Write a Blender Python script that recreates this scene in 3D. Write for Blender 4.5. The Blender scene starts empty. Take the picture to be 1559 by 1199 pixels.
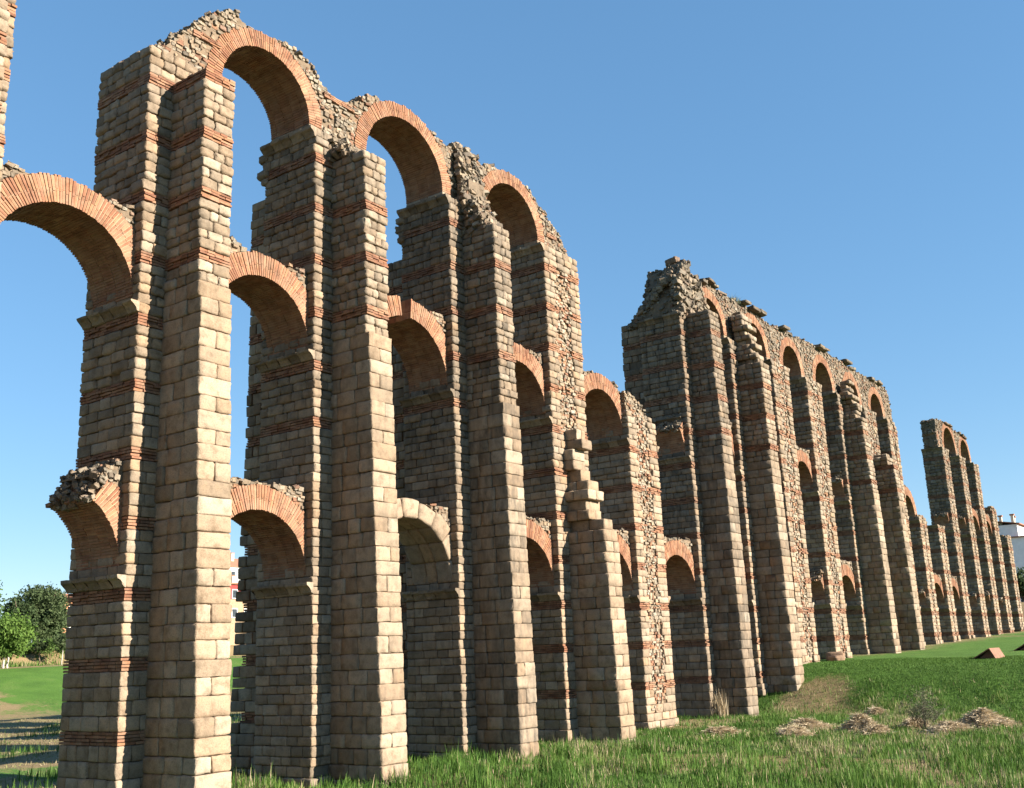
import bpy, math, random
import numpy as np
from mathutils import Vector, Matrix

rng = np.random.default_rng(7)
random.seed(7)
PI = math.pi
SC = bpy.context.scene
COL = SC.collection

# ------------------------------------------------------------------ noise
_perm = np.random.default_rng(3).random((256, 256))
def vnoise(x, y):
    x = np.asarray(x, float); y = np.asarray(y, float)
    xi = np.floor(x).astype(int); yi = np.floor(y).astype(int)
    fx = x - xi; fy = y - yi
    fx = fx*fx*(3-2*fx); fy = fy*fy*(3-2*fy)
    g = lambda a, b: _perm[a & 255, b & 255]
    return (g(xi, yi)*(1-fx)*(1-fy) + g(xi+1, yi)*fx*(1-fy) + g(xi, yi+1)*(1-fx)*fy + g(xi+1, yi+1)*fx*fy)
def fbm(x, y, o=4):
    s = 0; a = .5
    for i in range(o):
        s = s + a*vnoise(np.asarray(x)*2**i + 17.3*i, np.asarray(y)*2**i + 5.1*i); a *= .5
    return s
def sst(a, b, x):
    t = np.clip((np.asarray(x, float)-a)/(b-a), 0, 1); return t*t*(3-2*t)

# ------------------------------------------------------------------ materials
def mat(name):
    m = bpy.data.materials.new(name); m.use_nodes = True
    nt = m.node_tree; nt.nodes.clear()
    out = nt.nodes.new('ShaderNodeOutputMaterial'); b = nt.nodes.new('ShaderNodeBsdfPrincipled')
    nt.links.new(b.outputs[0], out.inputs[0])
    b.inputs['Roughness'].default_value = .9
    b.inputs['Specular IOR Level'].default_value = .2
    return m, nt, b
class NT:
    def __init__(s, nt): s.nt = nt
    def n(s, t, **kw):
        o = s.nt.nodes.new(t)
        for k, v in kw.items():
            if k.startswith('_'): setattr(o, k[1:], v)
        return o
    def link(s, a, b): s.nt.links.new(a, b)
    def noise(s, co, scale, detail=4, rough=.55):
        o = s.n('ShaderNodeTexNoise'); o.inputs['Scale'].default_value = scale; o.inputs['Detail'].default_value = detail
        o.inputs['Roughness'].default_value = rough; s.link(co, o.inputs['Vector']); return o.outputs['Fac']
    def ramp(s, f, stops):
        o = s.n('ShaderNodeValToRGB'); e = o.color_ramp.elements
        while len(e) < len(stops): e.new(.5)
        for el, (p, c) in zip(e, stops):
            el.position = p; el.color = (*c, 1) if len(c) == 3 else c
        s.link(f, o.inputs[0]); return o.outputs[0]
    def mix(s, f, a, b, mode='MIX'):
        o = s.n('ShaderNodeMix'); o.data_type = 'RGBA'; o.blend_type = mode
        for i, v in ((0, f), (6, a), (7, b)):
            if hasattr(v, 'is_linked'): s.link(v, o.inputs[i])
            elif i == 0: o.inputs[0].default_value = v
            else: o.inputs[i].default_value = (*v, 1)
        return o.outputs[2]
    def math(s, op, a, b=None, clamp=False):
        o = s.n('ShaderNodeMath'); o.operation = op; o.use_clamp = clamp
        for i, v in ((0, a), (1, b)):
            if v is None: continue
            if hasattr(v, 'is_linked'): s.link(v, o.inputs[i])
            else: o.inputs[i].default_value = v
        return o.outputs[0]
def g3(v): return (v, v, v)

def masonry(name, cols, grain=26., bump=.5, dirt=1.0, smear=0.):
    m, nt, b = mat(name); t = NT(nt)
    tc = t.n('ShaderNodeTexCoord').outputs['Object']
    at = t.n('ShaderNodeAttribute'); at.attribute_name = 'tint'
    sep = t.n('ShaderNodeSeparateColor'); t.link(at.outputs['Color'], sep.inputs[0])
    cols = [(p, tuple(v*.91 for v in c)) for p, c in cols]
    base = t.ramp(sep.outputs[0], cols)
    warm = t.mix(.0, base, (0.5, .3, .15))
    nt.links.new(t.math('MULTIPLY', sep.outputs[1], .28), warm.node.inputs[0])
    n1 = t.noise(tc, grain, 5, .65); n2 = t.noise(tc, 3.1, 5, .6); n3 = t.noise(tc, 9., 4, .6)
    c = t.mix(1., warm, t.ramp(n1, [(.25, g3(.58)), (.5, g3(.97)), (.75, g3(1.2))]), 'MULTIPLY')
    c = t.mix(.95, c, t.ramp(n2, [(.28, (.60, .58, .54)), (.52, g3(1.)), (.78, (1.18, 1.10, 1.0))]), 'MULTIPLY')
    # dark lichen and soot crusts, strongest on the weathered blocks
    mp = t.n('ShaderNodeMapping'); mp.inputs['Scale'].default_value = (2.6, 2.6, .7); t.link(tc, mp.inputs[0])
    n4 = t.noise(mp.outputs[0], 1.6, 6, .7)
    lm = t.math('MULTIPLY', t.math('SUBTRACT', t.math('ADD', t.math('MULTIPLY', n4, .9), t.math('MULTIPLY', n1, .5)), .455), 2.6, True)
    lm = t.math('MULTIPLY', lm, t.math('MULTIPLY', sep.outputs[2], dirt, True))
    c = t.mix(t.math('MULTIPLY', lm, .85), c, (.050, .045, .038))
    if smear:                                          # lime smears and faded patches
        sm = t.math('MULTIPLY', t.math('MULTIPLY', t.math('SUBTRACT', t.noise(tc, 1.7, 6, .7), .47), 5., True), smear, True)
        c = t.mix(sm, c, (.30, .205, .14))
        c = t.mix(t.math('MULTIPLY', t.math('MULTIPLY', t.math('SUBTRACT', t.noise(tc, .9, 6, .7), .52), 5., True), .5), c, (.085, .052, .038))
    # small pits
    vo = t.n('ShaderNodeTexVoronoi'); vo.inputs['Scale'].default_value = 34; t.link(tc, vo.inputs['Vector'])
    pit = t.ramp(vo.outputs['Distance'], [(.10, g3(.55)), (.24, g3(1.))])
    c = t.mix(.45, c, pit, 'MULTIPLY')
    t.link(c, b.inputs['Base Color'])
    bp = t.n('ShaderNodeBump'); bp.inputs['Strength'].default_value = bump; bp.inputs['Distance'].default_value = .03
    h = t.math('ADD', t.math('MULTIPLY', n1, .5), t.math('ADD', t.math('MULTIPLY', n3, .9), t.math('MULTIPLY', vo.outputs['Distance'], .25)))
    t.link(h, bp.inputs['Height']); t.link(bp.outputs[0], b.inputs['Normal'])
    b.inputs['Roughness'].default_value = .95
    return m
M_STONE = masonry('granite_ashlar', [(0, (.130, .104, .080)), (.25, (.205, .162, .118)), (.55, (.266, .212, .158)), (.8, (.320, .264, .201)), (.92, (.355, .305, .24)), (1, (.25, .172, .12))])
M_BRICK = masonry('roman_brick', [(0, (.095, .045, .032)), (.4, (.185, .080, .048)), (.75, (.25, .112, .066)), (1, (.31, .17, .11))], 40., .35, .8, .55)
M_MORTAR = masonry('lime_mortar', [(0, (.15, .115, .08)), (1, (.20, .155, .112))], 30., .6, .7)
M_PINK = masonry('brick_mortar', [(0, (.31, .20, .13)), (1, (.38, .265, .18))], 45., .4, .5)
M_RUBBLE = masonry('rubble_stone', [(0, (.12, .10, .08)), (.3, (.195, .165, .13)), (.65, (.265, .23, .178)), (.92, (.33, .295, .24)), (1, (.22, .115, .075))], 22., .7)
MATS = [M_STONE, M_BRICK, M_MORTAR, M_RUBBLE, M_PINK]
ST, BR, MO, RU, PK = range(5)

def simple(name, c1, c2, scale=4., rough=.85, bump=0., spec=.2):
    m, nt, b = mat(name); t = NT(nt)
    tc = t.n('ShaderNodeTexCoord').outputs['Object']
    n = t.noise(tc, scale, 5, .6)
    t.link(t.ramp(n, [(.3, c1), (.7, c2)]), b.inputs['Base Color'])
    b.inputs['Roughness'].default_value = rough; b.inputs['Specular IOR Level'].default_value = spec
    if bump:
        bp = t.n('ShaderNodeBump'); bp.inputs['Strength'].default_value = bump; bp.inputs['Distance'].default_value = .05
        t.link(n, bp.inputs['Height']); t.link(bp.outputs[0], b.inputs['Normal'])
    return m
def leafy(name, stops, rough=.7, trans=.25):
    m, nt, b = mat(name); t = NT(nt)
    at = t.n('ShaderNodeAttribute'); at.attribute_name = 'tint'
    sep = t.n('ShaderNodeSeparateColor'); t.link(at.outputs['Color'], sep.inputs[0])
    c = t.ramp(sep.outputs[0], stops)
    t.link(c, b.inputs['Base Color']); b.inputs['Roughness'].default_value = rough
    if trans:
        tr = t.n('ShaderNodeBsdfTranslucent'); t.link(c, tr.inputs[0])
        mx = t.n('ShaderNodeMixShader'); mx.inputs[0].default_value = trans
        t.link(b.outputs[0], mx.inputs[1]); t.link(tr.outputs[0], mx.inputs[2])
        out = [n for n in nt.nodes if n.type == 'OUTPUT_MATERIAL'][0]; t.link(mx.outputs[0], out.inputs[0])
    return m

# ------------------------------------------------------------------ mesh gathering
def template(lv):
    """surface of a cube with grid levels lv (list of (edge?, frac))"""
    n = len(lv); idx = {}; V = []; F = []
    def vid(a, b, c):
        k = (a, b, c)
        if k not in idx: idx[k] = len(V); V.append(k)
        return idx[k]
    for ax in range(3):
        for s in (0, n-1):
            for i in range(n-1):
                for j in range(n-1):
                    q = []
                    for (a, b) in ((i, j), (i+1, j), (i+1, j+1), (i, j+1)):
                        k = [0, 0, 0]; k[ax] = s; k[(ax+1) % 3] = a; k[(ax+2) % 3] = b
                        q.append(vid(*k))
                    if s == 0: q.reverse()
                    F.append(q)
    return np.array(V), np.array(F)
LV = {2: [-2, 2], 4: [-2, -1, 1, 2], 5: [-2, -1, 0, 1, 2], 6: [-2, -1, -.4, .4, 1, 2]}
TPL = {k: template(v) for k, v in LV.items()}

class Geo:
    def __init__(s): s.V = []; s.F = []; s.M = []; s.S = []; s.T = []; s.n = 0
    def add(s, V, F, m, smooth, tint):
        V = np.asarray(V, float).reshape(-1, 3); F = np.asarray(F, int).reshape(-1, 4)
        s.V.append(V); s.F.append(F+s.n); s.n += len(V)
        s.M.append(np.full(len(F), m, int)); s.S.append(np.full(len(F), smooth, bool))
        T = np.asarray(tint, float)
        if T.ndim == 1: T = np.tile(T, (len(V), 1))
        s.T.append(T)
    def build(s, name, mats=None, parent=None):
        if not s.V: return None
        V = np.concatenate(s.V); F = np.concatenate(s.F); M = np.concatenate(s.M); S = np.concatenate(s.S); T = np.concatenate(s.T)
        mats = mats or MATS
        used = sorted(set(M.tolist())); remap = np.zeros(max(used)+1, int)
        for i, u in enumerate(used): remap[u] = i
        me = bpy.data.meshes.new(name)
        me.vertices.add(len(V)); me.vertices.foreach_set('co', V.ravel().astype(np.float32))
        me.loops.add(F.size); me.loops.foreach_set('vertex_index', F.ravel().astype(np.int32))
        me.polygons.add(len(F)); me.polygons.foreach_set('loop_start', np.arange(0, F.size, 4, dtype=np.int32))
        for u in used: me.materials.append(mats[u])
        me.polygons.foreach_set('material_index', remap[M].astype(np.int32))
        me.polygons.foreach_set('use_smooth', S)
        ca = me.color_attributes.new('tint', 'FLOAT_COLOR', 'POINT')
        ca.data.foreach_set('color', np.concatenate([T, np.ones((len(T), 1))], 1).ravel().astype(np.float32))
        me.update(calc_edges=True); me.validate()
        o = bpy.data.objects.new(name, me); COL.objects.link(o)
        if parent: o.parent = parent
        return o

def rotmats(n, amt):
    a = (rng.random((n, 3))-.5)*2*amt
    cx, sx, cy, sy, cz, sz = np.cos(a[:, 0]), np.sin(a[:, 0]), np.cos(a[:, 1]), np.sin(a[:, 1]), np.cos(a[:, 2]), np.sin(a[:, 2])
    R = np.zeros((n, 3, 3))
    R[:, 0, 0] = cy*cz; R[:, 0, 1] = sx*sy*cz-cx*sz; R[:, 0, 2] = cx*sy*cz+sx*sz
    R[:, 1, 0] = cy*sz; R[:, 1, 1] = sx*sy*sz+cx*cz; R[:, 1, 2] = cx*sy*sz-sx*cz
    R[:, 2, 0] = -sy; R[:, 2, 1] = sx*cy; R[:, 2, 2] = cx*cy
    return R
def boxes(geo, C, H, r, m, n=4, jit=.0, rot=0., smooth=True, dirt=.3, warp=None, bulge=0., warm=None, light=0., trange=(0, 1)):
    C = np.asarray(C, float).reshape(-1, 3); H = np.asarray(H, float).reshape(-1, 3); N = len(C)
    if N == 0: return
    TV, TF = TPL[n]; lv = np.array(LV[n])
    r = np.broadcast_to(np.asarray(r, float), (N,)); r = np.minimum(r, .46*H.min(1))
    L = lv[TV]                                                     # (nv,3)
    edge = np.abs(L) == 2
    inn = (H - r[:, None])[:, None, :]
    P = np.where(edge[None], np.sign(L)[None]*H[:, None, :], L[None]*inn)
    if n > 2:
        q = np.clip(P, -inn, inn); d = P-q; l = np.linalg.norm(d, axis=2, keepdims=True)
        P = q + d*(r[:, None, None]/np.maximum(l, 1e-9))*(l > 1e-9)
        if bulge:
            fc = (edge.sum(1) == 1)
            P[:, fc] += (np.sign(L)*edge)[None, fc]*bulge*rng.random((N, 1, 1))
    if jit: P = P + (rng.random(P.shape)-.5)*2*jit
    if rot: P = np.einsum('nij,nvj->nvi', rotmats(N, rot), P)
    P = P + C[:, None, :]
    if warp: P = warp(P.reshape(-1, 3)).reshape(P.shape)
    nv = len(TV)
    F = (TF[None] + (np.arange(N)*nv)[:, None, None]).reshape(-1, 4)
    d = np.broadcast_to(np.asarray(dirt, float), (N,))
    T = np.stack([np.clip(trange[0]+(trange[1]-trange[0])*rng.random(N)+light, 0, 1), rng.random(N)**2 if warm is None else np.clip(warm+(rng.random(N)-.5)*.5, 0, 1), np.clip(d*(.5+rng.random(N)), 0, 1)], 1)
    geo.add(P.reshape(-1, 3), F, m, smooth, np.repeat(T, nv, 0))
def box(geo, lo, hi, m, dirt=.3):
    lo = np.array(lo, float); hi = np.array(hi, float)
    boxes(geo, (lo+hi)/2, (hi-lo)/2, 0, m, n=2, smooth=False, dirt=dirt)

# ------------------------------------------------------------------ terrain height
def ground(x, y):
    x = np.asarray(x, float); y = np.asarray(y, float)
    bank = 2.4*sst(49.0+1.2*np.sin(y*.21), 57.5, x + 0.*y)*(1-.85*sst(8, 45, y))
    rise = .022*np.clip(x-57, 0, 200)*(1-.6*sst(20, 80, y))
    back = 4.25*sst(66, 101, y)*(1-sst(112, 170, y)*.45)*(1-.6*sst(100, 190, x))
    back = back+2.1*sst(103.5, 108.5, y)*sst(30, 50, x)*(1-sst(95, 125, x))
    mound = 3.6*sst(158, 176, x)*sst(-60, -10, y)*(1-sst(215, 300, x))
    stand = 2.3*sst(4.5, -6, x)*sst(-14, -24, y)
    bump = .16*(fbm(x*.22, y*.22)-.5) + .09*(fbm(x*.9+9, y*.9)-.5)
    bump = bump+.55*(fbm(x*.28+5, y*.28, 3)-.45)*sst(9, 17, y)*sst(78, 62, y)
    near_w = .05*np.exp(-((y-1)/6.)**2)
    return bank+rise+back+mound+stand+bump+near_w

# ------------------------------------------------------------------ aqueduct
W, D = 3.1, 2.8
BH = .37
BTOP = [2.30, 4.28, 6.20, 8.22, 10.25, 12.30, 14.35, 16.34, 18.36, 20.38, 22.40]
IMP = [(6.20, 6.56), (14.35, 14.68), (23.02, 23.40)]
SPR = [6.82, 14.92, 23.68]
X = [.25, 7.78, 14.97, 22.87, 30.22, 37.52, 44.75, 51.85, 59.0, 65.75, 72.7, 79.55, 86.2, 92.7, 99.3, 105.6, 113.0, 119.6, 126.0, 132.6]
NP = len(X)
WI = [3.1]*12+[2.7]+[2.35]*7; DI = [2.8]*12+[2.5]+[2.15]*7
aq = bpy.data.objects.new('aqueduct', None); COL.objects.link(aq)
aq['label'] = 'ruined Roman aqueduct of granite piers banded with red brick and stacked brick arches'
aq['category'] = 'aqueduct'

def lens_split(a, b, lo, hi):
    L = b-a
    if L <= hi*1.15: return [(a, b)]
    out = [a]
    while b-out[-1] > hi*1.2:
        out.append(out[-1]+rng.uniform(lo, hi))
    if b-out[-1] < lo*.6 and len(out) > 1: out[-1] = (out[-2]+b)/2
    out.append(b)
    return list(zip(out[:-1], out[1:]))

class Row:
    """collects stone boxes for one mesh"""
    def __init__(s): s.c = []; s.h = []; s.d = []
    def put(s, x0, x1, y0, y1, z0, z1, d=.3):
        s.c.append(((x0+x1)/2, (y0+y1)/2, (z0+z1)/2)); s.h.append(((x1-x0)/2, (y1-y0)/2, (z1-z0)/2)); s.d.append(d)

def ring_course(row, x0, x1, y0, y1, z0, z1, k, dirt, strip=None, lo=.42, hi=.85, th=.42, out=.018, gap=.011):
    """one course of blocks round a rectangle; strip = (xa, xb) is left out of the front"""
    o = lambda: rng.uniform(-out, out)+(.07 if rng.random() < .02 else 0)
    fx0, fx1 = (x0, x1) if k % 2 == 0 else (x0+th, x1-th)
    sy0, sy1 = (y0+th, y1-th) if k % 2 == 0 else (y0, y1)
    def front(a, b):
        for (p, q) in lens_split(a, b, lo, hi): row.put(p+gap, q-gap, y0+o(), y0+th, z0+gap, z1-gap, dirt)
    if strip:
        xa = strip[0]+rng.uniform(-.16, .16); xb = strip[1]+rng.uniform(-.16, .16)
        if xa-fx0 > .1: front(fx0, xa)
        if fx1-xb > .1: front(xb, fx1)
    else: front(fx0, fx1)
    for (p, q) in lens_split(fx0, fx1, lo, hi): row.put(p+gap, q-gap, y1-th, y1+o(), z0+gap, z1-gap, dirt)
    for (p, q) in lens_split(sy0, sy1, lo, hi):
        row.put(x0+o(), x0+th, p+gap, q-gap, z0+gap, z1-gap, dirt)
    for (p, q) in lens_split(sy0, sy1, lo, hi):
        row.put(x1-th, x1+o(), p+gap, q-gap, z0+gap, z1-gap, dirt)
def ring_bricks(row, x0, x1, y0, y1, z0, z1, strip=None, out=.03, blen=.34, rows=4):
    h = (z1-z0)/rows
    for j in range(rows):
        a, b = z0+j*h+.012, z0+(j+1)*h-.012
        base = rng.uniform(-.03, out)
        o = lambda: base+rng.uniform(-.03, .03)
        th = .26
        seg = lens_split(x0, x1, blen*.8, blen*1.2)
        for (p, q) in seg:
            if strip and p > strip[0]-.12 and q < strip[1]+.12 and rng.random() < .8: continue
            row.put(p+.006, q-.006, y0-o(), y0+th, a, b)
        for (p, q) in lens_split(x0, x1, .5, .8): row.put(p+.006, q-.006, y1-th, y1+o(), a, b)
        for (p, q) in lens_split(y0+th, y1-th, blen*.8, blen*1.2):
            row.put(x0-o(), x0+th, p+.006, q-.006, a, b)
        for (p, q) in lens_split(y0+th, y1-th, .5, .8): row.put(x1-th, x1+o(), p+.006, q-.006, a, b)
def flush(row, geo, m, n, r, jit, bulge=0., warm=None, smooth=True, light=0., trange=(0, 1), dirt=None):
    if row.c: boxes(geo, row.c, row.h, rng.uniform(r[0], r[1], len(row.c)), m, n=n, jit=jit, bulge=bulge, dirt=np.array(row.d) if dirt is None else dirt, warm=warm, smooth=smooth, light=light, trange=trange)

def z_segments(zb, zt, bands, n_hi, n_lo, brk=6.0):
    """list of ('b'|'s', z0, z1) from bottom to top"""
    seg = []; z = zb
    for t in sorted(bands):
        if t > zt+.01 or t-BH < zb: continue
        if t-BH-z > .1:
            n = n_lo if t < brk else n_hi
            k = max(1, int(round((t-BH-z)/(1.63/n))))
            cuts = np.linspace(z, t-BH, k+1); cuts[1:-1] += rng.uniform(-.03, .03, k-1)
            seg += [('s', cuts[i], cuts[i+1]) for i in range(k)]
        seg.append(('b', t-BH, t)); z = t
    if zt-z > .08:
        k = max(1, int(round((zt-z)/(1.63/(n_lo if zt < brk else n_hi)))))
        cuts = np.linspace(z, zt, k+1); cuts[1:-1] += rng.uniform(-.03, .03, max(0, k-1))
        seg += [('s', cuts[i], cuts[i+1]) for i in range(k)]
    return seg

def rubble(geo, pts, size, dirt=.45, flat=.62, n=4, rot=.5, light=0.):
    """loose angular stones"""
    pts = np.asarray(pts, float).reshape(-1, 3)
    if len(pts) == 0: return
    H = rng.uniform(size[0], size[1], (len(pts), 1))*rng.uniform(.6, 1.35, (len(pts), 3)); H[:, 2] *= flat
    boxes(geo, pts, H, .24*H.min(1), RU, n=n, jit=.022, rot=rot, dirt=dirt, light=light, smooth=False)
def rubble_face(geo, x0, x1, z0, z1, y, inside=None, dirt=.4, hs=(.10, .20), ws=(.10, .30), skip=.12, depth=.16, light=.08, axis=0):
    """rough rubble facing in wavy rows on the plane y (axis 0) or x (axis 1)"""
    C = []; H = []; z = z0
    while z < z1:
        h = rng.uniform(*hs); x = x0-rng.random()*.1
        while x < x1:
            w = rng.uniform(*ws); xc, zc = x+w/2, z+h/2+rng.uniform(-.03, .03)
            if x+w < x1+.05 and rng.random() > skip and (inside is None or inside(xc, zc)):
                d = y+rng.uniform(-.05, .07)+.05*(float(vnoise(xc*1.7, zc*1.7))-.5); hh = h*rng.uniform(.36, .54)
                C.append((xc, d+depth/2, zc) if axis == 0 else (d+depth/2, xc, zc))
                H.append((w*.47, depth/2, hh) if axis == 0 else (depth/2, w*.47, hh))
            x += w
        z += h
    if C:
        H = np.array(H); boxes(geo, C, H, .3*H.min(1), RU, n=4, jit=.016, rot=.14, dirt=dirt, light=light, smooth=False)

PIER = []
def pier(i, ztop, bands=None, buttress=None, strip=None, rear=0., dirt=.3, ragged=0.):
    """buttress: list of (z0, z1, depth at z0, depth at z1, kind); strip: (z0, z1) where the front buttress has fallen away"""
    W, D = WI[i], DI[i]
    x0 = X[i]; x1 = x0+W; near = i <= 4
    nt = 6 if i <= 3 else (5 if i <= 6 else 4)
    zb = float(ground(x0+W/2, 1.0))-.35
    bands = BTOP if bands is None else bands
    g = Geo(); st = Row(); br = Row()
    box(g, (x0+.10, .185 if strip else .10, zb), (x1-.10, D-.10, ztop-.12), MO, .6)
    sx = (x0+.82, x0+.82+W-1.7)
    segs = z_segments(zb, ztop, bands, 5, 4)
    for k, (kind, a, b) in enumerate(segs):
        s = sx if strip and a >= strip[0]-.1 and b <= strip[1]+.1 else None
        dd = dirt*(.55+.75*float(sst(5, 15, a))+.6*float(sst(17, 24, a)))
        if kind == 'b': ring_bricks(br, x0, x1, 0, D, a, b, s)
        else:
            e = .016 if a < 12 else .034
            if k == 0 or b < zb+.95: e = .03; ring_course(st, x0-.09, x1+.09, -.08, D+.09, a, b, k, dd, s, out=e); continue
            ring_course(st, x0, x1, 0, D, a, b, k, dd, s, out=e, hi=.85 if a < 15 else .7)
    if ragged:
        keep = [q for q, (c, h) in enumerate(zip(st.c, st.h)) if c[2] < ztop-ragged*rng.random()]
        st.c = [st.c[q] for q in keep]; st.h = [st.h[q] for q in keep]; st.d = [st.d[q] for q in keep]
    lo_ = Row(); up_ = Row()
    for c, h, d_ in zip(st.c, st.h, st.d):
        q = up_ if c[2] > 11.5+2*rng.random() else lo_
        q.c.append(c); q.h.append(h); q.d.append(d_)
    flush(lo_, g, ST, nt, (.015, .045), .012, .008, trange=(.2, .85))
    flush(up_, g, ST, nt, (.025, .075), .021, .016, trange=(.15, .8))
    flush(br, g, BR, 2, (0, 0), .007, smooth=False, trange=(.25, .95), dirt=.2+dirt*.9)
    body = g.build('aqueduct_pier', parent=aq); PIER.append(body)
    # rubble core showing where the buttress has fallen away
    if strip:
        g = Geo(); za, zc = max(strip[0], zb), strip[1]
        box(g, (sx[0]-.2, .135, za), (sx[1]+.2, .4, zc-.05), MO, dirt)
        big = i > 7
        rubble_face(g, sx[0]-.2, sx[1]+.2, za, zc-.05, .05, dirt=dirt*.6, light=.2, hs=(.12, .22) if big else (.09, .19), ws=(.12, .38) if big else (.08, .32), skip=.09)
        g.build('rubble_core', parent=body)
    # front buttress
    bu = Row(); bb = Row(); g = Geo()
    for (z0, z1, b0, b1, kind) in (buttress or []):
        z0 = max(z0, float(ground(x0+W/2, -2.))-.4)
        bx0, bx1 = x0+.88, x0+(2.04 if i < 5 else 2.22)
        if kind == 'old':
            segs = z_segments(z0, z1, [t-.08 for t in BTOP if t > 15.2], 5, 5)
        else:
            k = max(1, int(round((z1-z0)/(.34 if kind == 'worn' else .5)))); cuts = np.linspace(z0, z1, k+1); cuts[1:-1] += rng.uniform(-.04, .04, k-1)
            segs = [('s', cuts[q], cuts[q+1]) for q in range(k)]
        corez = z1-.1
        if kind not in ('ruin', 'worn'): 
            bm = min(b0, b1)
            box(g, (bx0+.10, -bm+.13, z0), (bx1-.10, .12, corez), MO, .6)
        for q, (sk, a, b) in enumerate(segs):
            f = (a-z0)/max(1e-6, z1-z0); dep = b0+(b1-b0)*f
            wd = 0.03*float(sst(14, 0, a))
            xa, xb = bx0-wd, bx1+wd
            if kind in ('ruin', 'worn'):
                dep = max(.4, dep+rng.uniform(-.32, .30)); xa += rng.uniform(-.15, .35); xb += rng.uniform(-.2, .2)
            if sk == 'b':
                ring_bricks(bb, xa, xb, -dep, .1, a, b); continue
            big = kind in ('new', 'ruin')
            lo_, hi_ = (.55, .95) if big else (.38, .66)
            ys = lens_split(-dep, .1, lo_, hi_)
            gp = .010; am_ = .022 if big else .04
            o = lambda: rng.uniform(-am_, am_)
            for w_, (p, r_) in enumerate(ys):
                full = (w_ == 0 and big and (q % 2 == 0 or rng.random() < .15))
                p2 = p+(o() if w_ == 0 else gp)
                if full: bu.put(xa+o(), xb+o(), p2, r_-gp, a+gp, b-gp, dirt)
                else:
                    nx = 2 if big or q % 2 else 3
                    mids = [xa+(xb-xa)*(1/nx)*j+rng.uniform(-.12, .12) for j in range(1, nx)]
                    e = [xa+o()]+mids+[xb+o()]
                    for j in range(nx): bu.put(e[j]+(gp if j else 0), e[j+1]-(gp if j < nx-1 else 0), p2, r_-gp, a+gp, b-gp, dirt)
    if bu.c:
        lo_ = Row(); up_ = Row()
        for c, h, d_ in zip(bu.c, bu.h, bu.d):
            q = up_ if c[2] > 15.0 else lo_
            q.c.append(c); q.h.append(h); q.d.append(d_)
        flush(lo_, g, ST, nt, (.02, .055), .016, .012, warm=.45 if i < 5 else .3, trange=(.25, .95))
        flush(up_, g, ST, nt, (.03, .085), .022, .02, warm=.2, trange=(.2, .9))
        flush(bb, g, BR, 2, (0, 0), .007, smooth=False, trange=(.25, .95), dirt=.15+dirt*.8)
        g.build('buttress', parent=body)
    if rear:
        g = Geo(); bu = Row(); bb = Row()
        box(g, (x0+.95, D-.1, zb), (x0+2.15, D+1.6, rear-.1), MO, dirt)
        for q, (sk, a, b) in enumerate(z_segments(zb, rear, BTOP, 4, 4)):
            if sk == 'b': ring_bricks(bb, x0+.86, x0+2.26, D-.1, D+1.7, a, b)
            else: ring_course(bu, x0+.86, x0+2.26, D-.1, D+1.75+.6*float(sst(15, 0, a)), a, b, q, dirt, out=.045)
        flush(bu, g, ST, 4, (.025, .06), .012)
        flush(bb, g, BR, 2, (0, 0), .004, smooth=False)
        g.build('buttress', parent=body)
    # imposts
    for (a, b) in IMP:
        if b > ztop+.02: continue
        for side in (-1, 1):
            if (i, side) == (0, 1): continue
            if (i, side) in ((1, -1), (2, 1), (4, 1), (12, 1), (17, 1)) and a > 20: continue
            if (i, side) in ((4, 1), (8, 1)) and 10 < a < 20: continue
            g = Geo()
            xe = x0 if side < 0 else x1
            prof = [(-.02, 0), (.05, .02), (.09, .10), (.17, .20), (.26, .25), (.28, .29), (.275, b-a), (-.02, b-a)]
            cuts = np.linspace(-.012, D+.012, 6); cuts[1:-1] += rng.uniform(-.1, .1, 4)
            for q in range(5):
                ya, yb = cuts[q]+(.006 if q else 0), cuts[q+1]-(.006 if q < 4 else 0)
                sc = rng.uniform(.86, 1.05); dz = rng.uniform(-.012, .012)
                nstep = 5; ysl = np.linspace(ya, yb, nstep)
                pv = np.array([[(xe+side*(p[0]*sc if p[0] > 0 else p[0])), 0, a+p[1]+dz] for p in prof])
                V = np.concatenate([pv+np.array([0, yy, 0]) for yy in ysl]); m_ = len(prof)
                V[:, 0] += side*(rng.random(len(V))-.6)*.03*(np.abs(V[:, 0]-xe) > .03); V[:, 2] += (rng.random(len(V))-.5)*.02
                F = []
                for s_ in range(nstep-1):
                    for p in range(m_):
                        f = [s_*m_+p, s_*m_+(p+1) % m_, (s_+1)*m_+(p+1) % m_, (s_+1)*m_+p]
                        F.append(f if side > 0 else f[::-1])
                for base, fl in ((0, 0), ((nstep-1)*m_, 1)):
                    for (c1, c2, c3, c4) in ((0, 1, 2, 3), (0, 3, 4, 5), (0, 5, 6, 7)):
                        f = [base+c1, base+c2, base+c3, base+c4]
                        F.append(f if (fl == 0) == (side < 0) else f[::-1])
                g.add(V, F, ST, False, (rng.random(), .3*rng.random(), dirt))
            g.build('impost', parent=body)
    return body

def ext_of(i, level):
    gap = X[i+1]-X[i]-WI[i]; return X[i]+WI[i]+gap/2, gap/2, SPR[level]
Y0 = .34
YE = lambda i: min(DI[i], DI[i+1])-.34

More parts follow.
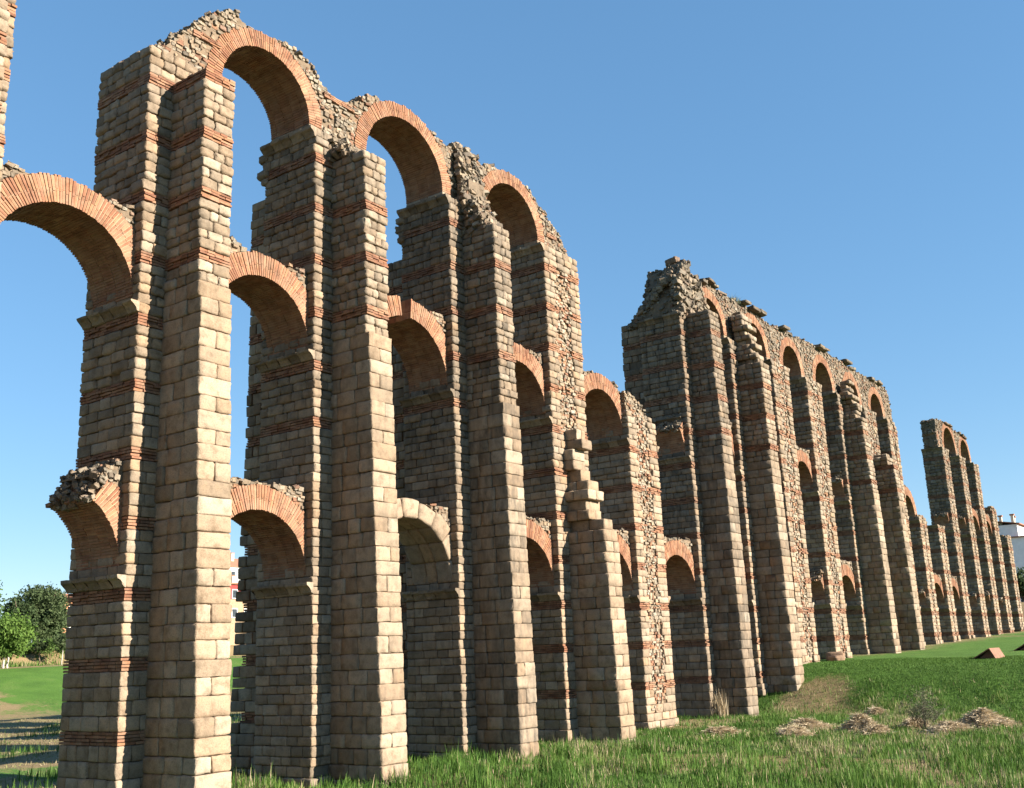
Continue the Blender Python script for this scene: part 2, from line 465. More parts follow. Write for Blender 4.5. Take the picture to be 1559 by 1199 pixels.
def arch_ring(g, cx, R, t, zs, y0, y1, a0, a1, i, stone=False, ragged=(0, 0), slot=None, stilt=0.):
    """voussoirs between angles a0..a1 (0 = right springing); ragged = radians of broken end at (low, high)"""
    Rm = R
    def warp(P):
        rho = P[:, 0]; th = P[:, 1]/Rm; y = P[:, 2]
        return np.stack([cx+rho*np.cos(th), y, zs+rho*np.sin(th)], 1)
    ylist = [y0, y0+.34] + list(np.linspace(y0+.34, y1-.3, 4)[1:]) + [y1]
    ylist = [(ylist[q], ylist[q+1]) for q in range(len(ylist)-1)]
    if stone:
        n = 9; C = []; H = []; dirt = .5
        for (ya, yb) in ((y0, y0+.8), (y0+.8, y1-.8), (y1-.8, y1)):
            e = np.linspace(a0, a1, n+1)
            for k in range(n):
                rr = t*rng.uniform(.9, 1.12)
                C.append((R+rr/2, Rm*(e[k]+e[k+1])/2, (ya+yb)/2)); H.append((rr/2, Rm*(e[k+1]-e[k])/2-.022, (yb-ya)/2-.008))
        C = np.array(C); H = np.array(H)
        boxes(g, C, H, .07, ST, n=6, jit=.018, dirt=.25, warp=warp, bulge=.03, trange=(.4, 1))
        boxes(g, [(R+t/2, Rm*(a0+a1)*(2*q+1)/48, (y0+y1)/2) for q in range(24)], [(t/2-.08, Rm*(a1-a0)/48, (y1-y0)/2-.1) for q in range(24)], 0, MO, n=2, smooth=False, dirt=.8, warp=warp)
        cw = []
        return
    pitch = (.088 if i < 5 else .12)/R; nb = int((a1-a0)/pitch); e = np.linspace(a0, a1, nb+1)
    C = []; H = []
    for q, (ya, yb) in enumerate(ylist):
        lo = a0+ragged[0]*(.25+.5*rng.random()); hi = a1-ragged[1]*(.25+.5*rng.random())
        for k in range(nb):
            am = (e[k]+e[k+1])/2
            if am < lo or am > hi: continue
            if slot and slot[0] < am < slot[1] and ya < y0+.9: continue
            hs = Rm*(e[k+1]-e[k])/2*rng.uniform(.62, .80)
            dr = rng.uniform(-.010, .014); dy = rng.uniform(-.012, .012) if q == 0 else 0
            top = t+rng.uniform(-.05, .03)
            if q == 0:
                sp = t*(.5 if k % 2 else .42)+rng.uniform(-.05, .05)
                for (ra, rb) in ((dr, sp-.008), (sp+.008, top)):
                    C.append((R+(ra+rb)/2, Rm*am, (ya+yb)/2+dy)); H.append(((rb-ra)/2, hs, (yb-ya)/2-.005))
            else:
                C.append((R+(dr+top)/2, Rm*am, (ya+yb)/2)); H.append(((top-dr)/2, hs, (yb-ya)/2-.006))
        # mortar bed behind the bricks
        lo2 = max(lo, a0)+.02*(ragged[0] > 0); hi2 = min(hi, a1)-.02*(ragged[1] > 0)
        spans = [(lo2, hi2)]
        if slot and ya < y0+.9: spans = [(lo2, slot[0]), (slot[1], hi2)]
        for (s0, s1) in spans:
            m_ = max(2, int((s1-s0)/.09)); cc = np.linspace(s0, s1, m_+1)
            boxes(g, [(R+t/2, Rm*(cc[k]+cc[k+1])/2, (ya+yb)/2+(.014 if q == 0 else (-.014 if q == len(ylist)-1 else 0))) for k in range(m_)],
                  [(t/2-.03, Rm*(cc[k+1]-cc[k])/2, (yb-ya)/2-(.014 if q in (0, len(ylist)-1) else 0)) for k in range(m_)], 0, PK, n=2, smooth=False, dirt=.2, warp=warp, trange=(.3, .5), warm=.3)
    boxes(g, C, H, 0, BR, n=2, jit=.004, smooth=False, dirt=.3, warp=warp, trange=(.6, .95))

def fill_wall(g, xs, top, bot, y0, y1, i, dirt=.4, face=True, flat_end=True, stones=1.0, ends=(False, False), size=(.045, .12)):
    """rubble masonry between the curves bot(x) and top(x)"""
    xs = np.asarray(xs, float); tz = np.array([top(v) for v in xs]); bz = np.array([bot(v) for v in xs])
    ok = tz > bz+.03
    for k in range(len(xs)-1):
        if not (ok[k] or ok[k+1]): continue
        a, b = xs[k], xs[k+1]; t0, t1 = max(tz[k], bz[k]+.01), max(tz[k+1], bz[k+1]+.01)
        V = [(a, y0+.05, bz[k]), (b, y0+.05, bz[k+1]), (b, y0+.05, t1-.05), (a, y0+.05, t0-.05),
             (a, y1-.05, bz[k]), (b, y1-.05, bz[k+1]), (b, y1-.05, t1-.05), (a, y1-.05, t0-.05)]
        F = [(0, 1, 2, 3), (5, 4, 7, 6), (3, 2, 6, 7), (4, 5, 1, 0), (4, 0, 3, 7), (1, 5, 6, 2)]
        g.add(V, F, MO, False, (rng.random()*.5+.25, .2, dirt))
    dens = stones*(24 if i < 5 else 14)
    P = []
    if face:
        ins = lambda xq, zq: float(np.interp(xq, xs, bz))+.03 < zq < float(np.interp(xq, xs, tz))-.03
        zlo, zhi = float(bz[ok].min()) if ok.any() else 0, float(tz[ok].max()) if ok.any() else 0
        kw = dict(hs=(.09, .18), ws=(.10, .28)) if i < 5 else dict(hs=(.12, .22), ws=(.14, .36))
        rubble_face(g, xs[0], xs[-1], zlo, zhi, y0, ins, dirt, **kw)
        rubble_face(g, xs[0], xs[-1], zlo, zhi, y1-.14, ins, dirt, **kw)
    # stones along the ragged top
    L = float(np.sum(np.hypot(np.diff(xs), np.diff(tz))*(ok[:-1])))
    n = int(L*(y1-y0)*dens*1.0)
    if n:
        xr = rng.uniform(xs[0], xs[-1], n); hi = np.interp(xr, xs, tz); lo = np.interp(xr, xs, bz); k = hi > lo+.03
        P.append(np.stack([xr, rng.uniform(y0, y1, n), hi-.06+rng.uniform(-.05, .05, n)*1.2], 1)[k])
    for side, on in enumerate(ends):
        if not on: continue
        xe = xs[0] if side == 0 else xs[-1]; lo, hi = (bz[0], tz[0]) if side == 0 else (bz[-1], tz[-1])
        n = int(max(hi-lo, 0)*(y1-y0)*dens*.8)
        if n: P.append(np.stack([np.full(n, xe)+rng.uniform(-.06, .06, n), rng.uniform(y0, y1, n), rng.uniform(lo, hi, n)], 1))
    if P: rubble(g, np.concatenate(P), size, dirt, n=4, light=.05)

def circ(cx, R, zs):
    return lambda x: zs+math.sqrt(max(0, R*R-(x-cx)**2)) if abs(x-cx) < R else -9
def poly(pts, amp=.07, f=2.3):
    px = [p[0] for p in pts]; pz = [p[1] for p in pts]
    return lambda x: float(np.interp(x, px, pz))+amp*2*(float(vnoise(x*f, 3.3))-.5)+amp*(float(vnoise(x*f*3.1, 8.3))-.5)

def low_arch(i, level, top=None, stone=False, slot=None, tpts=None, stones=1.0):
    """a whole arch between pier i and i+1 with its rubble spandrel"""
    cx, R, zs = ext_of(i, level); t = .83; W = WI[i]; Y1 = YE(i)
    g = Geo()
    if stone: arch_ring(g, cx, R, .72, zs-.0, Y0, Y1, .0, PI, i, stone=True)
    else: arch_ring(g, cx, R, t, zs, Y0, Y1, .0, PI, i, slot=slot)
    a = g.build('arch', parent=aq)
    g = Geo(); xs = np.arange(X[i]+W-.02, X[i+1]+.03, .12)
    if tpts is None: tpts = [(X[i], (9.82, 17.78)[level]), (X[i+1]+.1, (9.82, 17.78)[level])]
    ff = poly(tpts, .06); ex = circ(cx, R+(t if not stone else .75), zs)
    if slot: f2 = lambda x: ff(x) if x > cx+.75 else -9
    else: f2 = ff
    mid = f2(cx) > ex(cx)+.03
    for part in ((xs,) if mid else (xs[xs < cx], xs[xs >= cx])):
        g = Geo(); fill_wall(g, part, f2, ex, Y0+.02, Y1-.02, i, stones=stones); g.build('spandrel', parent=a)
def stub(i, level, side, ang, tz=None, dirt=.5):
    """the springing of a fallen arch; side 1 = it stands on pier i+1, 0 = on pier i"""
    cx, R, zs = ext_of(i, level); t = .83 if level < 2 else .68; W = WI[i]; Y1 = YE(i)
    g = Geo()
    if side: arch_ring(g, cx, R, t, zs, Y0, Y1, 0, ang, i, ragged=(0, ang*.2))
    else: arch_ring(g, cx, R, t, zs, Y0, Y1, PI-ang, PI, i, ragged=(ang*.2, 0))
    a = g.build('broken_arch', parent=aq)
    g = Geo(); zt = tz if tz else zs+(R+t)*math.sin(min(ang, PI/2))+.15
    ex = circ(cx, R+t-.05, zs)
    xb = R*math.cos(ang)
    if side:
        xb = min((R+t*.92)*math.cos(ang), R-.25); xs = np.linspace(cx+xb, X[i+1]+.05, 14); f = poly([(xs[0], zs+(R+t)*math.sin(ang)-.35), (xs[4], zt-.1), (xs[-1], zt+.1)], .12)
    else:
        xb = min((R+t*.92)*math.cos(ang), R-.25); xs = np.linspace(X[i]+W-.05, cx-xb, 14); f = poly([(xs[0], zt+.1), (xs[-5], zt-.1), (xs[-1], zs+(R+t)*math.sin(ang)-.35)], .12)
    fill_wall(g, xs, f, ex, Y0+.02, Y1-.02, i, dirt, ends=(bool(side), not side))
    am = ang*.93; n = int(160*(1 if i < 6 else .6)); rr = rng.uniform(R-.02, R+t+.2, n); th = am+rng.uniform(-.10, .02, n)
    rubble(g, np.stack([cx+(1 if side else -1)*rr*np.cos(th), rng.uniform(Y0+.05, Y1-.05, n), zs+rr*np.sin(th)], 1), (.06, .13), dirt)
    g.build('spandrel', parent=a)
def top_arch(i):
    cx, R, zs = ext_of(i, 2); t = .66; Y1 = YE(i)
    g = Geo()
    arch_ring(g, cx, R, t, zs, Y0, Y1, .0, PI, i)
    for sgn in (-1, 1):
        C = []; H = []
        for (ya, yb) in ((Y0, Y0+.85), (Y0+.86, Y1-.86), (Y1-.85, Y1)):
            C.append((cx+sgn*(R+.33), (ya+yb)/2, 23.54)); H.append((.34, (yb-ya)/2, .135))
        boxes(g, C, H, .04, ST, n=6, jit=.01, dirt=.4)
    return g.build('arch', parent=aq)

# ---- the piers
new = lambda z1, b1=1.82, b0=2.33: (-1., z1, b0, b1, 'new')
pier(0, 23.4, buttress=[new(15.2), (15.2, 22.3, 1.74, 1.72, 'old')], dirt=.15)
pier(1, 23.4, buttress=[new(15.2, 1.72, 2.28), (15.2, 22.32, 1.64, 1.64, 'old')], dirt=.18)
pier(2, 23.4, bands=[b for b in BTOP if b > 11], buttress=[new(15.2), (15.2, 22.3, 1.72, 1.66, 'old')], rear=21.9, dirt=.40)
pier(3, 23.4, bands=[b for b in BTOP if b > 13], buttress=[new(14.0, 1.84, 2.1), (14.0, 21.9, 1.74, 1.70, 'old')], rear=21.6, dirt=.75)
pier(4, 23.4, buttress=[(-1., 9.3, 2.25, 1.95, 'new'), (9.3, 11.2, 1.75, .8, 'ruin'), (11.2, 14.2, .85, .65, 'ruin')], strip=(14.0, 22.6), dirt=.18)
pier(5, 16.2, strip=(.9, 16.1), dirt=.15, ragged=.5)
pier(6, 23.4, buttress=[new(15.2, 1.62, 1.8), (15.2, 23.5, 1.66, 1.5, 'old')], rear=23.7, dirt=.8)
pier(7, 23.4, buttress=[new(15.2, 1.66, 1.9), (15.2, 21.7, 1.7, 1.65, 'old'), (21.7, 25.4, 1.3, .5, 'worn')], rear=21.5, dirt=.42)
pier(8, 23.4, strip=(2.2, 23.3), dirt=.3)
pier(9, 23.4, strip=(2.2, 23.3), dirt=.3)
pier(10, 23.4, buttress=[new(15.2, 1.66, 1.9), (15.2, 21.0, 1.65, 1.4, 'old'), (21.0, 24.6, 1.2, .45, 'worn')], rear=21, dirt=.45)
pier(11, 23.4, buttress=[new(15.2, 1.66, 1.9), (15.2, 18.3, 1.7, 1.6, 'old'), (18.3, 19.3, 1.3, .5, 'worn')], strip=(19.0, 23.3), dirt=.45)
pier(12, 23.4, strip=(2.2, 23.3), dirt=.3, ragged=.3)
pier(13, 15.3, strip=(2.2, 15.2), dirt=.3, ragged=.6)
pier(14, 14.7, strip=(2.2, 14.6), dirt=.3, ragged=.6)
pier(15, 23.4, strip=(2.6, 23.3), dirt=.5)
pier(16, 23.4, strip=(2.6, 23.3), dirt=.4)
pier(17, 23.4, strip=(2.8, 23.3), dirt=.4, ragged=.5)
pier(18, 18.9, strip=(3., 18.8), dirt=.35, ragged=.8)
pier(19, 15.9, strip=(3.2, 15.8), dirt=.35, ragged=.6)

for i in (2, 3):
    r = Row(); z = 21.9
    while z < 23.0:
        h = rng.uniform(.26, .36); r.put(X[i]-rng.uniform(.0, .1), X[i]+.9, D-.2, D+rng.uniform(.12, .42), z+.01, z+h-.01, .7)
        if rng.random() < .8: r.put(X[i]+.9, X[i]+2.2, D-.2, D+rng.uniform(.2, .5), z+.01, z+h-.01, .7)
        z += h
    g = Geo(); flush(r, g, ST, 6, (.08, .13), .03, .04); g.build('buttress', parent=PIER[i])

# ---- lower and middle arches
stub(0, 0, 1, 1.08, tz=9.75)
low_arch(0, 1)
low_arch(1, 0); low_arch(1, 1, tpts=[(X[1], 17.9), (X[1]+W+.9, 17.95), (X[1]+W+1.3, 17.7), (X[2]+.1, 17.72)])
low_arch(2, 0, stone=True); low_arch(2, 1, slot=(1.50, 1.72), tpts=[(X[2], 17.6), (X[3]-1.4, 17.9), (X[3]+.1, 18.0)])
low_arch(3, 0); low_arch(3, 1)
low_arch(4, 0); low_arch(4, 1, tpts=[(X[4], 17.6), (X[4]+W+2, 17.85), (X[5]-.3, 17.5), (X[5]+.1, 17.2)])
low_arch(5, 0); stub(5, 1, 1, .8, dirt=.6)
for i in (6, 7): low_arch(i, 0); low_arch(i, 1)
stub(8, 0, 1, .95); low_arch(8, 1)
low_arch(9, 0); stub(9, 1, 1, .8)
for i in (10, 11): low_arch(i, 0); low_arch(i, 1)
low_arch(12, 1, tpts=[(X[12], 17.7), (X[12]+W+1.6, 17.7), (X[13]-1.0, 16.9), (X[13]+.1, 16.0)]); stub(12, 0, 1, .7)
low_arch(13, 0)
low_arch(14, 0); stub(14, 1, 1, .75)
stub(15, 0, 1, .55); stub(15, 1, 1, .7)
low_arch(16, 1); stub(16, 0, 1, .8)
low_arch(17, 1); stub(17, 0, 1, .6)

# ---- top arches with the rubble that fills the valleys between them
def crest(name_parent, i0, x_a, x_b, tpts, arches, bottom=23.42, dirt=.4, ends=(True, True), amp=.08, stones=1.0, slab=False, bands=()):
    ex = [circ(*((lambda c: (c[0], c[1]+.64, c[2]))(ext_of(a, 2)))) for a in arches]
    inn = [ext_of(a, 2) for a in arches]
    f = poly(tpts, amp); Y1 = YE(i0)
    def bot(x):
        z = max([bottom]+[e(x) for e in ex])
        return z
    g = Geo(); xs = np.arange(x_a, x_b+.01, .11)
    fill_wall(g, xs, f, bot, Y0+.01, Y1-.01, i0, dirt, ends=ends, stones=stones)
    # a few courses of brick laid in the rubble
    for (xa, xb, z) in bands:
        r = Row()
        for j in range(3):
            for (p, q) in lens_split(xa, xb, .28, .4): r.put(p, q-.01, Y0-.05+rng.uniform(-.02, .02), Y0+.3, z+j*.075, z+j*.075+.055)
        flush(r, g, BR, 2, (0, 0), .004, smooth=False)
    if slab:
        C = []; H = []
        for a_ in arches:
            cx = ext_of(a_, 2)[0]
            if not x_a-.5 < cx < x_b+.5: continue
            x = cx+rng.uniform(-2.2, -1.0); e = cx+rng.uniform(.3, 2.0)
            while x < e:
                l = rng.uniform(.45, 1.5); th_ = rng.uniform(.06, .13); up = rng.uniform(-.05, .07)
                C.append((x+l/2, Y0+.3+rng.uniform(-.3, .05), f(x+l/2)+up)); H.append((l/2, rng.uniform(.35, .55), th_))
                if rng.random() < .5: C.append((x+l/2, Y1-.5, f(x+l/2)+up)); H.append((l/2, .6, th_))
                x += l*rng.uniform(.9, 1.25)
        boxes(g, C, H, .05, RU, n=6, jit=.035, rot=.08, dirt=1.6)
    g.build('spandrel', parent=name_parent)
a1 = top_arch(1); a2 = top_arch(2); a3 = top_arch(3)
crest(a1, 1, X[1]+.1, 13.2, [(7.8, 23.35), (8.5, 23.85), (9.0, 24.35), (9.8, 25.3), (10.6, 26.2), (11.3, 26.62), (12.0, 26.3), (13.2, 26.2)], [1], dirt=.35, bands=[(9.6, 10.75, 24.75)])
crest(a2, 2, 13.2, 21.2, [(13.2, 26.45), (14.4, 26.5), (15.1, 26.15), (15.6, 25.6), (16.3, 25.4), (17.05, 25.45), (17.8, 25.95), (18.3, 26.45), (18.9, 26.45), (19.6, 26.2), (21.2, 26.3)], [1, 2], ends=(False, False), bands=[(15.7, 17.2, 25.1)])
crest(a3, 3, 21.2, 33.3, [(21.2, 26.2), (22.2, 26.25), (23.4, 26.05), (24.2, 26.6), (24.9, 26.4), (25.9, 26.15), (26.6, 26.5), (27.3, 26.3), (28.6, 26.3), (29.4, 26.3), (31.0, 25.35), (32.2, 24.65), (33.1, 23.6), (33.3, 23.4)], [2, 3], ends=(False, True), dirt=.5, bands=[(31.0, 31.9, 24.1)])
# second length: coping slabs over the channel
A2 = [6, 7, 8, 9, 10, 11]
obs = {k: top_arch(k) for k in A2}
tp = [(44.7, 24.0), (45.2, 25.6), (45.9, 26.8), (47.2, 27.1), (48.0, 26.5), (49.6, 26.6), (50.3, 27.0), (52, 26.6), (56.6, 26.75), (60.5, 26.4), (64.4, 26.6), (70.9, 26.8), (79, 26.7), (85, 26.75), (87.0, 26.75), (88.4, 26.6), (89.0, 25.2), (89.3, 23.4)]
ed = [44.75, 52.9, 60.3, 66.9, 74.2, 81.1, 89.3]
for k, a in enumerate(A2):
    crest(obs[a], 6+k, ed[k], ed[k+1], tp, [q for q in (a-1, a, a+1) if q in A2], ends=(k == 0, k == 5), dirt=.9 if k < 2 else .65, slab=True, amp=.17)
# third length far away
A3 = [15, 16]
ob3 = {k: top_arch(k) for k in A3}
stub(14, 2, 1, .75, tz=26.1, dirt=.8)
tp3 = [(104.4, 25.9), (105.5, 26.5), (108, 26.7), (113, 26.5), (118.5, 26.2), (119.6, 25.6), (120.3, 24.0), (121.0, 22.0)]
crest(ob3[15], 15, 105.3, 113.5, tp3, [15, 16], ends=(True, False), dirt=.7, slab=True)
crest(ob3[16], 16, 113.5, 120.9, tp3, [15, 16], ends=(False, True), dirt=.6, slab=True)
# the heap of rubble on the broken end of the second length
g = Geo(); n = 1500
hm = lambda x, y: 27.15-1.0*abs(x-46.3)**1.2*.8-1.08*np.maximum(y-.9, 0)-.5*np.maximum(.2-y, 0)
P = []
while len(P) < n:
    x, y, z = rng.uniform(44.7, 48.2), rng.uniform(-.1, 4.2), rng.uniform(23.3, 27.2)
    if (y > D and not 45.5 < x < 47.1): continue
    hmax = hm(x, y)
    if hmax-.45 < z < hmax or (y < .3 and z < hmax): P.append((x, y, z))
rubble(g, P, (.08, .22), .85, n=4)
boxes(g, [(46.05, .8, 27.2), (46.75, 1.0, 27.15)], [(.3, .4, .2), (.28, .35, .22)], .08, RU, n=6, jit=.04, rot=.2, dirt=1.6)
for yy in np.arange(.1, 4.1, .25):
    xa, xb = (45.1, 47.2) if yy < D-.2 else (45.7, 46.9)
    zt_ = float(hm(46.3, yy+.12))-1.15
    if zt_ > 23.45: box(g, (xa+.25*(zt_-23.4)*.4, yy, 23.3), (xb-.25*(zt_-23.4)*.4, yy+.249, zt_), MO, .8)
rubble_face(g, .3, D-.3, 23.4, 25.2, 44.95, lambda yq, zq: zq < float(hm(44.9, yq)), .8, axis=1)
g.build('rubble_core', parent=PIER[6])
# rubble on the sloping head of the fifth pier
g = Geo(); fill_wall(g, np.arange(37.55, 40.6, .12), poly([(37.5, 17.3), (38.7, 17.2), (39.4, 16.7), (40.1, 16.2), (40.6, 15.7)], .12), lambda x: 15.6, .1, D-.1, 4, .35, ends=(True, True))
g.build('rubble_core', parent=PIER[5])
# the heap of broken core on the head of the third buttress and the second one
g = Geo()
n = 420
P = np.stack([rng.uniform(23.75, 25.15, n), rng.uniform(-1.3, .3, n), np.zeros(n)], 1); P[:, 2] = 21.85+(P[:, 1]+1.3)*rng.random(n)*1.9
rubble(g, P, (.07, .17), .5); box(g, (23.85, -.9, 21.8), (25.0, .2, 22.3), MO, .5); box(g, (23.85, -.35, 22.2), (25.0, .3, 24.4), MO, .5)
n = 360
P = np.stack([rng.uniform(23.7, 25.2, n), rng.uniform(-.5, .3, n), rng.uniform(22.2, 26.2, n)], 1); P[:, 1] = -.45+.75*(P[:, 2]-22.2)/4+rng.uniform(-.1, .1, n)
rubble(g, P, (.07, .18), .6)
g.build('rubble_core', parent=PIER[3])
g = Geo(); n = 300
P = np.stack([rng.uniform(15.75, 17.3, n), rng.uniform(-1.0, .2, n), np.zeros(n)], 1); P[:, 2] = 22.3+(P[:, 1]+1.0)*rng.random(n)*1.0
rubble(g, P, (.06, .15), .55); g.build('rubble_core', parent=PIER[2])

# ------------------------------------------------------------------ ground
gx = np.unique(np.concatenate([np.linspace(-3000, -60, 20), np.arange(-60, 0, 3.), np.arange(0, 64, .5), np.arange(64, 150, 1.2), np.arange(150, 320, 4.), np.linspace(320, 4000, 20)]))
gy = np.unique(np.concatenate([np.linspace(-2500, -80, 18), np.arange(-80, -30, 3.), np.arange(-30, 25, .5), np.arange(25, 130, 1.5), np.arange(130, 300, 5.), np.linspace(300, 4000, 18)]))
GX, GY = np.meshgrid(gx, gy, indexing='ij'); GZ = ground(GX, GY)
nx, ny = GX.shape
V = np.stack([GX.ravel(), GY.ravel(), GZ.ravel()], 1)
I = np.arange(nx*ny).reshape(nx, ny)
F = np.stack([I[:-1, :-1], I[1:, :-1], I[1:, 1:], I[:-1, 1:]], -1).reshape(-1, 4)
def dryness(x, y):
    n = fbm(x*.16+3, y*.16+8, 5)
    d = .75*sst(.47, .60, n)*sst(56, 46, x)
    d = np.maximum(d, sst(9, 22, y)*sst(80, 70, y)*(.55+.9*(fbm(x*.12, y*.3)-.4)))           # mown hay behind
    d = np.maximum(d, 1.0*np.exp(-(((x-50.)/4.8)**2+((y+3.2)/2.6)**2)**2))                       # bare earth round the pier foot
    d = np.maximum(d, .8*np.exp(-(((y-1)/4.5)**2))*sst(60, 75, x)*(.3+.8*n))
    d = np.maximum(d, .55*np.exp(-((x-103-(y+20)*.6)/3.)**2))
    d = np.maximum(d, .8*np.exp(-((y-99)/2.6)**2)*sst(-20, 40, x))
    d = np.maximum(d, .9*sst(150, 172, x))
    d = np.maximum(d, .95*sst(102.5, 104.5, y)*sst(111, 108, y))
    d = np.maximum(d, .8*np.exp(-(((x-24.5)/3.5)**2+((y+4.0)/1.3)**2))*sst(.35, .55, n))
    d = np.maximum(d, .8*np.exp(-(((x-34.5)/2.8)**2+((y+5.2)/1.0)**2)))
    return np.clip(d, 0, 1)
dr = dryness(GX, GY).ravel()
rough_zone = (sst(53, 47, GX)*sst(8, 4, GY)).ravel()
g = Geo(); g.add(V, F, 0, True, np.stack([dr, rough_zone, rng.random(len(V))], 1))
m, nt, b = mat('meadow_ground'); t = NT(nt)
tc = t.n('ShaderNodeTexCoord').outputs['Object']
at = t.n('ShaderNodeAttribute'); at.attribute_name = 'tint'
sp = t.n('ShaderNodeSeparateColor'); t.link(at.outputs['Color'], sp.inputs[0])
n0 = t.noise(tc, .35, 6, .6); n1 = t.noise(tc, 2.2, 6, .7); n2 = t.noise(tc, 14., 5, .7)
lawn = t.mix(1., t.ramp(n0, [(.3, (.056, .124, .016)), (.55, (.076, .162, .022)), (.75, (.110, .172, .036))]), t.ramp(n2, [(.3, g3(.62)), (.7, g3(1.25))]), 'MULTIPLY')
rough = t.ramp(n1, [(.3, (.034, .068, .013)), (.55, (.062, .108, .023)), (.75, (.15, .135, .06))])
c = t.mix(sp.outputs[1], lawn, rough)
straw = t.ramp(n2, [(.3, (.115, .08, .038)), (.5, (.22, .162, .08)), (.7, (.31, .243, .13))])
dm = t.math('MULTIPLY', t.math('SUBTRACT', t.math('ADD', sp.outputs[0], t.math('MULTIPLY', t.math('SUBTRACT', n1, .5), 1.1)), .30), 3.0, True)
c = t.mix(dm, c, straw)
t.link(c, b.inputs['Base Color'])
bp = t.n('ShaderNodeBump'); bp.inputs['Strength'].default_value = .8; bp.inputs['Distance'].default_value = .12
t.link(t.math('ADD', n1, n2), bp.inputs['Height']); t.link(bp.outputs[0], b.inputs['Normal'])
gr = g.build('ground', [m]); gr['kind'] = 'structure'

# ------------------------------------------------------------------ grass
def blades(g, x, y, h, w, m=0, lean=.35, seg=2, tint=None, z=None, curve=.5):
    n = len(x); z = ground(x, y)-.02 if z is None else z
    a = rng.uniform(0, 2*PI, n); dx, dy = np.cos(a), np.sin(a)
    la = rng.uniform(0, 2*PI, n); lm = rng.random(n)*lean*h
    lx, ly = np.cos(la)*lm, np.sin(la)*lm
    V = np.zeros((n, 6, 3))
    for k, (f, ww) in enumerate(((0, 1.), (.55, .75), (1., .12))):
        off = f**1.7
        px = x+lx*off; py = y+ly*off; pz = z+h*f*(1-.15*off*lm/np.maximum(h, .01))
        V[:, 2*k] = np.stack([px-dx*w*ww/2, py-dy*w*ww/2, pz], 1); V[:, 2*k+1] = np.stack([px+dx*w*ww/2, py+dy*w*ww/2, pz], 1)
    F = np.array([[0, 1, 3, 2], [2, 3, 5, 4]])[None]+(np.arange(n)*6)[:, None, None]
    tt = rng.random(n) if tint is None else tint
    T = np.stack([tt, rng.random(n), rng.random(n)], 1)
    g.add(V.reshape(-1, 3), F.reshape(-1, 4), m, False, np.repeat(T, 6, 0))
M_GRASS = leafy('grass_blade', [(0, (.020, .055, .008)), (.3, (.048, .112, .014)), (.64, (.088, .168, .028)), (.80, (.150, .195, .050)), (.88, (.21, .19, .09)), (1, (.36, .30, .19))])
# camera
CAM = np.array([-10.2283, -26.3126, 4.0]); YAW, PITCH, ROLL, FOC = .6150115, .2411480, -.0398212, 1598.78
cy, sy, cp, spp = math.cos(YAW), math.sin(YAW), math.cos(PITCH), math.sin(PITCH)
Fv = Vector((cy*cp, sy*cp, spp)); Rv = Vector((sy, -cy, 0)); Uv = Rv.cross(Fv)
R2 = math.cos(ROLL)*Rv+math.sin(ROLL)*Uv; U2 = -math.sin(ROLL)*Rv+math.cos(ROLL)*Uv
def seen(x, y, margin=160):
    p = np.stack([x-CAM[0], y-CAM[1], ground(x, y)-CAM[2]], 1)
    dz = p@np.array(Fv); u = 779.5+FOC*(p@np.array(R2))/dz; v = 599.5-FOC*(p@np.array(U2))/dz
    return (dz > 3) & (u > -margin) & (u < 1559+margin) & (v < 1199+margin)
g = Geo()
N = 560000
x = rng.uniform(10, 54, N); y = rng.uniform(-25, 4.5, N)
cl = .5*fbm(x*.6, y*.6, 4)+.5*fbm(x*2.1+3, y*2.1, 3)+.02; cl2 = fbm(x*.18+40, y*.18, 3); dd = dryness(x, y)
keep = seen(x, y) & (rng.random(N) < np.clip((cl-.28)*2.6, .06, 1)*(1-.75*dd)*sst(55, 48, x))
for q in range(NP):
    keep &= ~((x > X[q]) & (x < X[q]+W) & (y > 0) & (y < D)); keep &= ~((x > X[q]+.75) & (x < X[q]+2.35) & (y > -2.2) & (y < .1))
x, y, cl, cl2 = x[keep], y[keep], cl[keep], cl2[keep]
tall = .17+.36*np.clip((cl-.40)*3.2, 0, 1)*np.clip(.35+1.3*sst(34, 24, x)+.5*(cl2-.4), .3, 1.3)
h = tall*rng.uniform(.5, 1.25, len(x))*np.where(rng.random(len(x)) < .05, 1.6, 1.)
tint = np.clip(.5*rng.random(len(x))+.5*cl2+.5*(rng.random(len(x)) < .05+.4*sst(.5, .62, fbm(x*.35+60, y*.5)))+.8*(fbm(x*.9, y*.9)-.5), 0, 1)
blades(g, x, y, h, rng.uniform(.012, .034, len(x)), tint=tint)
# tufts behind the piers
N = 60000
x = rng.uniform(4, 50, N); y = rng.uniform(5, 48, N); cl = fbm(x*.35+7, y*.35, 4)
keep = seen(x, y, 40) & (rng.random(N) < np.clip((cl-.46)*6, 0, 1)*.8)
x, y = x[keep], y[keep]
blades(g, x, y, rng.uniform(.2, .55, len(x)), rng.uniform(.02, .04, len(x)), tint=np.clip(rng.random(len(x))*.75, 0, 1))
N = 60000
x = rng.uniform(2, 46, N); y = rng.uniform(8, 62, N)
keep = seen(x, y, 40) & (rng.random(N) < dryness(x, y)) & (fbm(x*.5, y*1.1+4) > .42)
x, y = x[keep], y[keep]
blades(g, x, y, rng.uniform(.06, .2, len(x)), rng.uniform(.02, .05, len(x)), lean=2.2, tint=np.clip(.8+.2*rng.random(len(x)), 0, 1))
